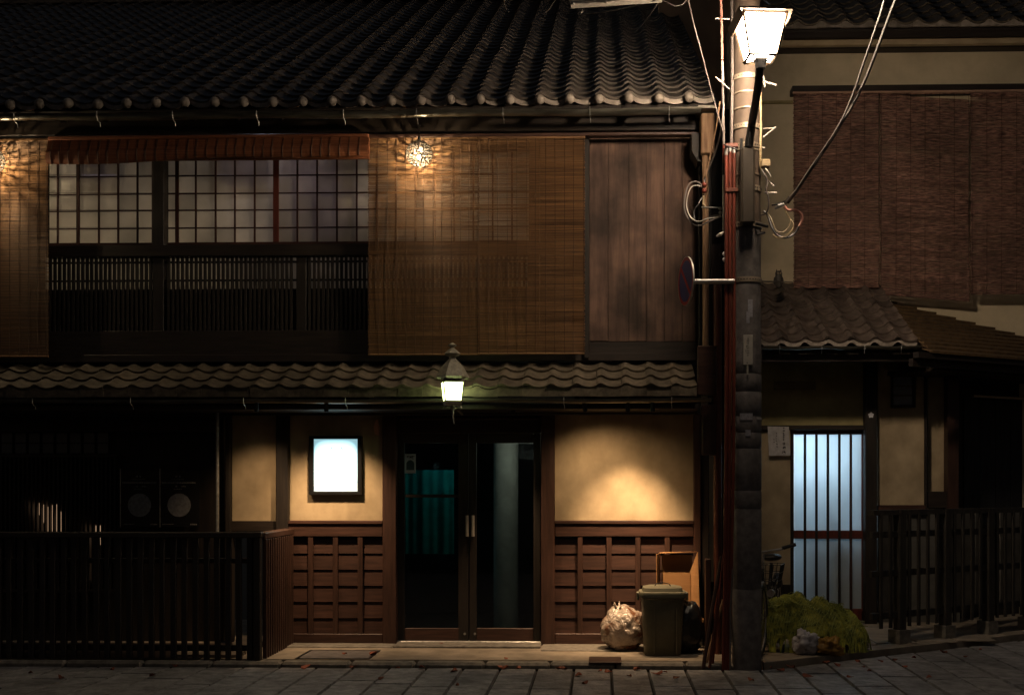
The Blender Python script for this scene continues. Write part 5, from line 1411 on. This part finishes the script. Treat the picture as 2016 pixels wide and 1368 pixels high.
# net over bags at the neighbour's entrance
def net():
    c = P(1612, 1290, 11.15); c.z = PAVE+.01
    o = thing('litter_net', c, 'olive-green crow net heaped over rubbish bags at the lit entrance', 'net')
    ctrs = [((-.32,.02),.38,.26,.50),((-.02,0),.42,.29,.45),((.20,-.02),.28,.24,.36)]
    tops = MB()
    rr = random.Random(5)
    x0_, x1_, y0_, y1_ = c.x-.62, c.x+.46, c.y-.30, c.y+.30
    def hgt(x, y):
        h = 0
        for ((dx,dy),rx,ry,rz) in ctrs:
            q = 1-((x-c.x-dx)/rx)**2-((y-c.y-dy)/ry)**2
            if q > 0: h = max(h, rz*q**.42) if h == 0 else max(h, rz*q**.42) + .25*min(h, rz*q**.42)*.2
        f_ = .075*mnoise.noise(Vector((x*5,y*5,2))) + .045*mnoise.noise(Vector((x*14+y*5,y*9,7))) - .030*abs(mnoise.noise(Vector((x*26,y*16,4))))
        edge = min(1, h/.12)
        return h + f_*edge
    def ok(x, y): return any(((x-c.x-dx)/(rx*1.0))**2+((y-c.y-dy)/(ry*1.0))**2 < 1.05+.30*mnoise.noise(Vector((x*9,y*9,1))) for ((dx,dy),rx,ry,rz) in ctrs)
    nx_, ny_ = 90, 56; mb = MB(); vs = []; idx = {}
    for j_ in range(ny_+1):
        for i_ in range(nx_+1):
            x = x0_+(x1_-x0_)*i_/nx_; y = y0_+(y1_-y0_)*j_/ny_
            h = hgt(x, y)
            if ok(x, y): idx[(i_,j_)] = len(vs); vs.append((x, y, c.z+max(.003, h)))
    fs = [(idx[(a,b)], idx[(a+1,b)], idx[(a+1,b+1)], idx[(a,b+1)]) for a in range(nx_) for b in range(ny_) if all(k in idx for k in ((a,b),(a+1,b),(a+1,b+1),(a,b+1)))]
    build(mb.add(vs, fs), 'net_sheet', M['net'], o, smooth=True)
    st = MB()
    def cord(pts):
        run = []
        for (x, y) in pts:
            if ok(x, y): run.append((x, y-.004, c.z+hgt(x, y)+.008+.006*mnoise.noise(Vector((x*40,y*40,0)))))
            else:
                if len(run) > 2: st.tube(run, .0032, 3, caps=False)
                run = []
        if len(run) > 2: st.tube(run, .0032, 3, caps=False)
    for k in range(-26, 50):
        s0 = k*.032; cord([(x0_+s0+t*.012+.01*math.sin(k+t*.4), y0_+t*.012) for t in range(51)])
        cord([(x0_+s0+.6-t*.012+.01*math.sin(k*2+t*.5), y0_+t*.012) for t in range(51)])
    for k in range(260):   # loose frayed ends
        x = rr.uniform(x0_, x1_); y = rr.uniform(y0_, y1_)
        if not ok(x, y): continue
        z_ = c.z+hgt(x,y); st.tube([(x,y,z_),(x+rr.uniform(-.03,.03),y-.01,z_+.018),(x+rr.uniform(-.07,.07),y-.02,z_+rr.uniform(-.01,.03))], .0026, 3, caps=False)
    build(st, 'net_cords', mat('net_cord', (.33,.35,.08), (.15,.18,.035), rough=.6, bump=0), o, kind='stuff')
    for k in range(7):   # trailing hem on the right
        a = c + Vector((.30+.03*k/7, -.05+.03*k, .25-.02*k)); b2 = c+Vector((.37, -.12+.05*k, .0))
        build(MB().tube([a, (a+b2)/2+Vector((.03,0,.02)), b2], .004, 4), 'hem_cord', M['net'], o)
net()
c = P(1588, 1284, 10.84); c.z = PAVE+.01
tag(build(blob(c, .13, .1, .12, .42, 1.7, 40, 28, fine=.7), 'garbage_bag', mat('white_bag', (.42,.40,.42), (.30,.28,.29), rough=.5, scale=(9,9,9), bump=.5), smooth=True), 'small white rubbish bag peeking out under the olive net', 'rubbish bag')
c = P(1634, 1296, 10.80); c.z = PAVE+.005
tag(build(blob(c, .12, .08, .09, .45, 6.7, 40, 28, fine=.7), 'garbage_bag', mat('yellow_bag', (.28,.16,.02), (.18,.09,.012), rough=.5, scale=(9,9,9), bump=.5), smooth=True), 'small yellow-brown bag at the foot of the olive net', 'rubbish bag')

# bicycle parked behind the pole, seen from the front end
def bicycle():
    X0 = PX(1497, 10.75); Y0 = 10.72; zg = PAVE+.012
    o = thing('bicycle', (X0, Y0+.5, zg), 'dark bicycle parked behind the utility pole with only grip and wheel showing', 'bicycle')
    r = .31
    dv = Vector((.30, 1.0, 0)).normalized(); sd = Vector((dv.y, -dv.x, 0))
    def T(s, l, z): return Vector((X0, Y0, zg)) + dv*s + sd*l + Vector((0,0,z))
    for s_ in (.0, 1.02):
        wc = T(s_, 0, r+.012); tp = [wc + dv*math.cos(a)*r + Vector((0,0,math.sin(a)*r)) for a in [2*math.pi*k/28 for k in range(29)]]
        w_ = build(MB().tube(tp, .018, 8, caps=False), 'wheel', M['black_cable'], o, auto=True)
        rp = [wc + (p-wc)*.93 for p in tp]; build(MB().tube(rp, .008, 6, caps=False), 'rim', M['grey_metal'], w_)
        sp = MB()
        for k in range(14):
            a = 2*math.pi*k/14; sp.tube([wc+sd*.02*(1 if k%2 else -1), wc+dv*math.cos(a)*r*.92+Vector((0,0,math.sin(a)*r*.92))], .0015, 3)
        build(sp, 'spokes', M['grey_metal'], w_)
        fp = [wc + dv*math.cos(a)*(r+.035) + Vector((0,0,math.sin(a)*(r+.035))) for a in [R(20+14*k) for k in range(11)]]
        build(MB().tube(fp, .024, 6), 'mudguard', M['white_metal'] if s_ == 0 else M['black_metal'], o, auto=True)
    hd = T(.13,0,.78)
    fm = MB().tube([T(0,0,r), T(.10,0,.66), hd], .014, 8).tube([T(.11,0,.70), T(.52,0,.30)], .018, 8).tube([T(.12,0,.64), T(.55,0,.34)], .014, 8).tube([T(.52,0,.28), T(.64,0,.80)], .016, 8).tube([T(.52,0,.30), T(1.02,0,r)], .011, 8).tube([T(.61,0,.66), T(1.02,0,r)], .009, 8)
    build(fm, 'frame', M['black_metal'], o, auto=True)
    hb = MB().tube([hd, hd+Vector((0,0,.16))], .013, 8).tube([T(.30,-.27,.99), T(.16,-.18,.97), T(.12,0,.94), T(.16,.18,.97), T(.22,.22,.99)], .011, 8)
    build(hb, 'handlebar', M['grey_metal'], o, auto=True)
    for l in (-1, 1): build(MB().tube([T(.16,l*.17,.975), T(.20,l*.29,1.01)], .017, 8), 'grip', M['black_cable'], o)
    build(MB().sphere(T(.66,0,.86), .1, 14, 8, (1,1.3,.38)), 'saddle', M['black_cable'], o, smooth=True)
    build(MB().tube([T(-.03,.1,.58), T(-.09,.1,.58)], .035, 10), 'headlight', M['white_metal'], o, auto=True)
    bk = MB()
    a_ = [T(-.10,-.16,.62),T(-.10,.16,.62),T(.10,.16,.62),T(.10,-.16,.62)]; b_ = [T(-.14,-.2,.84),T(-.14,.2,.84),T(.12,.2,.84),T(.12,-.2,.84)]
    for k in range(4):
        for f in range(6):
            bk.tube([a_[k].lerp(a_[(k+1)%4], f/6), b_[k].lerp(b_[(k+1)%4], f/6)], .003, 4)
        for f in (0,.33,.66,1): bk.tube([a_[k].lerp(b_[k], f), a_[(k+1)%4].lerp(b_[(k+1)%4], f)], .003, 4)
    build(bk, 'basket', M['black_metal'], o)
bicycle()

# fallen leaves along the kerb
lf_me = []
for s_ in range(3):
    n = 9; vs = []
    for k in range(n):
        a = 2*math.pi*k/n; r_ = .032*(1+.45*math.cos(a)*(1 if s_ else .6)+.15*math.sin(3*a+s_))
        vs.append((r_*math.cos(a), .6*r_*math.sin(a), .006+.008*math.sin(a*2+s_)+.006*abs(math.cos(a))))
    vs += [(x*.97, y*.97, z+.0025) for x, y, z in vs]
    mb = MB().add(vs, [tuple(range(n-1,-1,-1)), tuple(range(n,2*n))]+[(i,(i+1)%n,(i+1)%n+n,i+n) for i in range(n)])
    lf_me.append(mb.mesh('fallen_leaf', M['leaf']))
rr = random.Random(3)
spots = [(352,1314),(598,1318),(694,1315),(784,1317),(800,1313),(832,1315),(866,1270),(895,1322),(995,1316),(1020,1316),(1102,1316),(1112,1317),(1140,1330),(1182,1320),(1195,1322),(750,1339),(733,1290),(680,1289),(995,1297),(1278,1312),(1300,1326),(1310,1322),(1240,1330),(1256,1318),(1514,1312),(1540,1318),(1560,1312),(1625,1303),(1650,1308),(1700,1310),(1712,1318),(1760,1296),(1800,1292),(1735,1300),(1690,1300),(1860,1282),(1900,1290),(1930,1275),(60,1330),(120,1340),(220,1322),(300,1335),(1330,1335),(1150,1345),(1480,1338),(1780,1310),(1585,1330),(1670,1330),(1830,1330),(900,1350)]
for i, (u, v) in enumerate(spots):
    onp = v < 1300 and u < 1420
    z_ = PAVE+.004 if onp else .002
    p = P(u, v, floorY(v, z_)); p.z = z_
    if KY-.06 < p.y < KY+.02 and u < 1400: p.y = KY-.05; p.z = .004
    o = put('fallen_leaf', lf_me[i%3], p, None, rot=(rr.uniform(-.2,.2), rr.uniform(-.2,.2), rr.uniform(0,6.3)))
    s_ = rr.uniform(.7,1.5); o.scale = (s_, s_, s_)
    zone = ('dry leaf on the paving before the black railing', 'dry leaves before the railing') if u < 520 else \
           ('dry leaf on the pavement before the glazed door', 'dry leaves on the pavement') if onp else \
           ('dry leaf in the gutter below the lit entrance', 'dry leaves below the entrance') if u < 1130 else \
           ('dry leaf on the paving before the bin and clear bag', 'dry leaves before the bin') if u < 1500 else \
           ('dry leaf on the paving before the olive net', 'dry leaves before the net') if u < 1720 else \
           ('dry leaf on the paving before the lattice fence', 'dry leaves before the fence')
    tag(o, 'small curled reddish-brown ' + zone[0], 'leaf', zone[1])
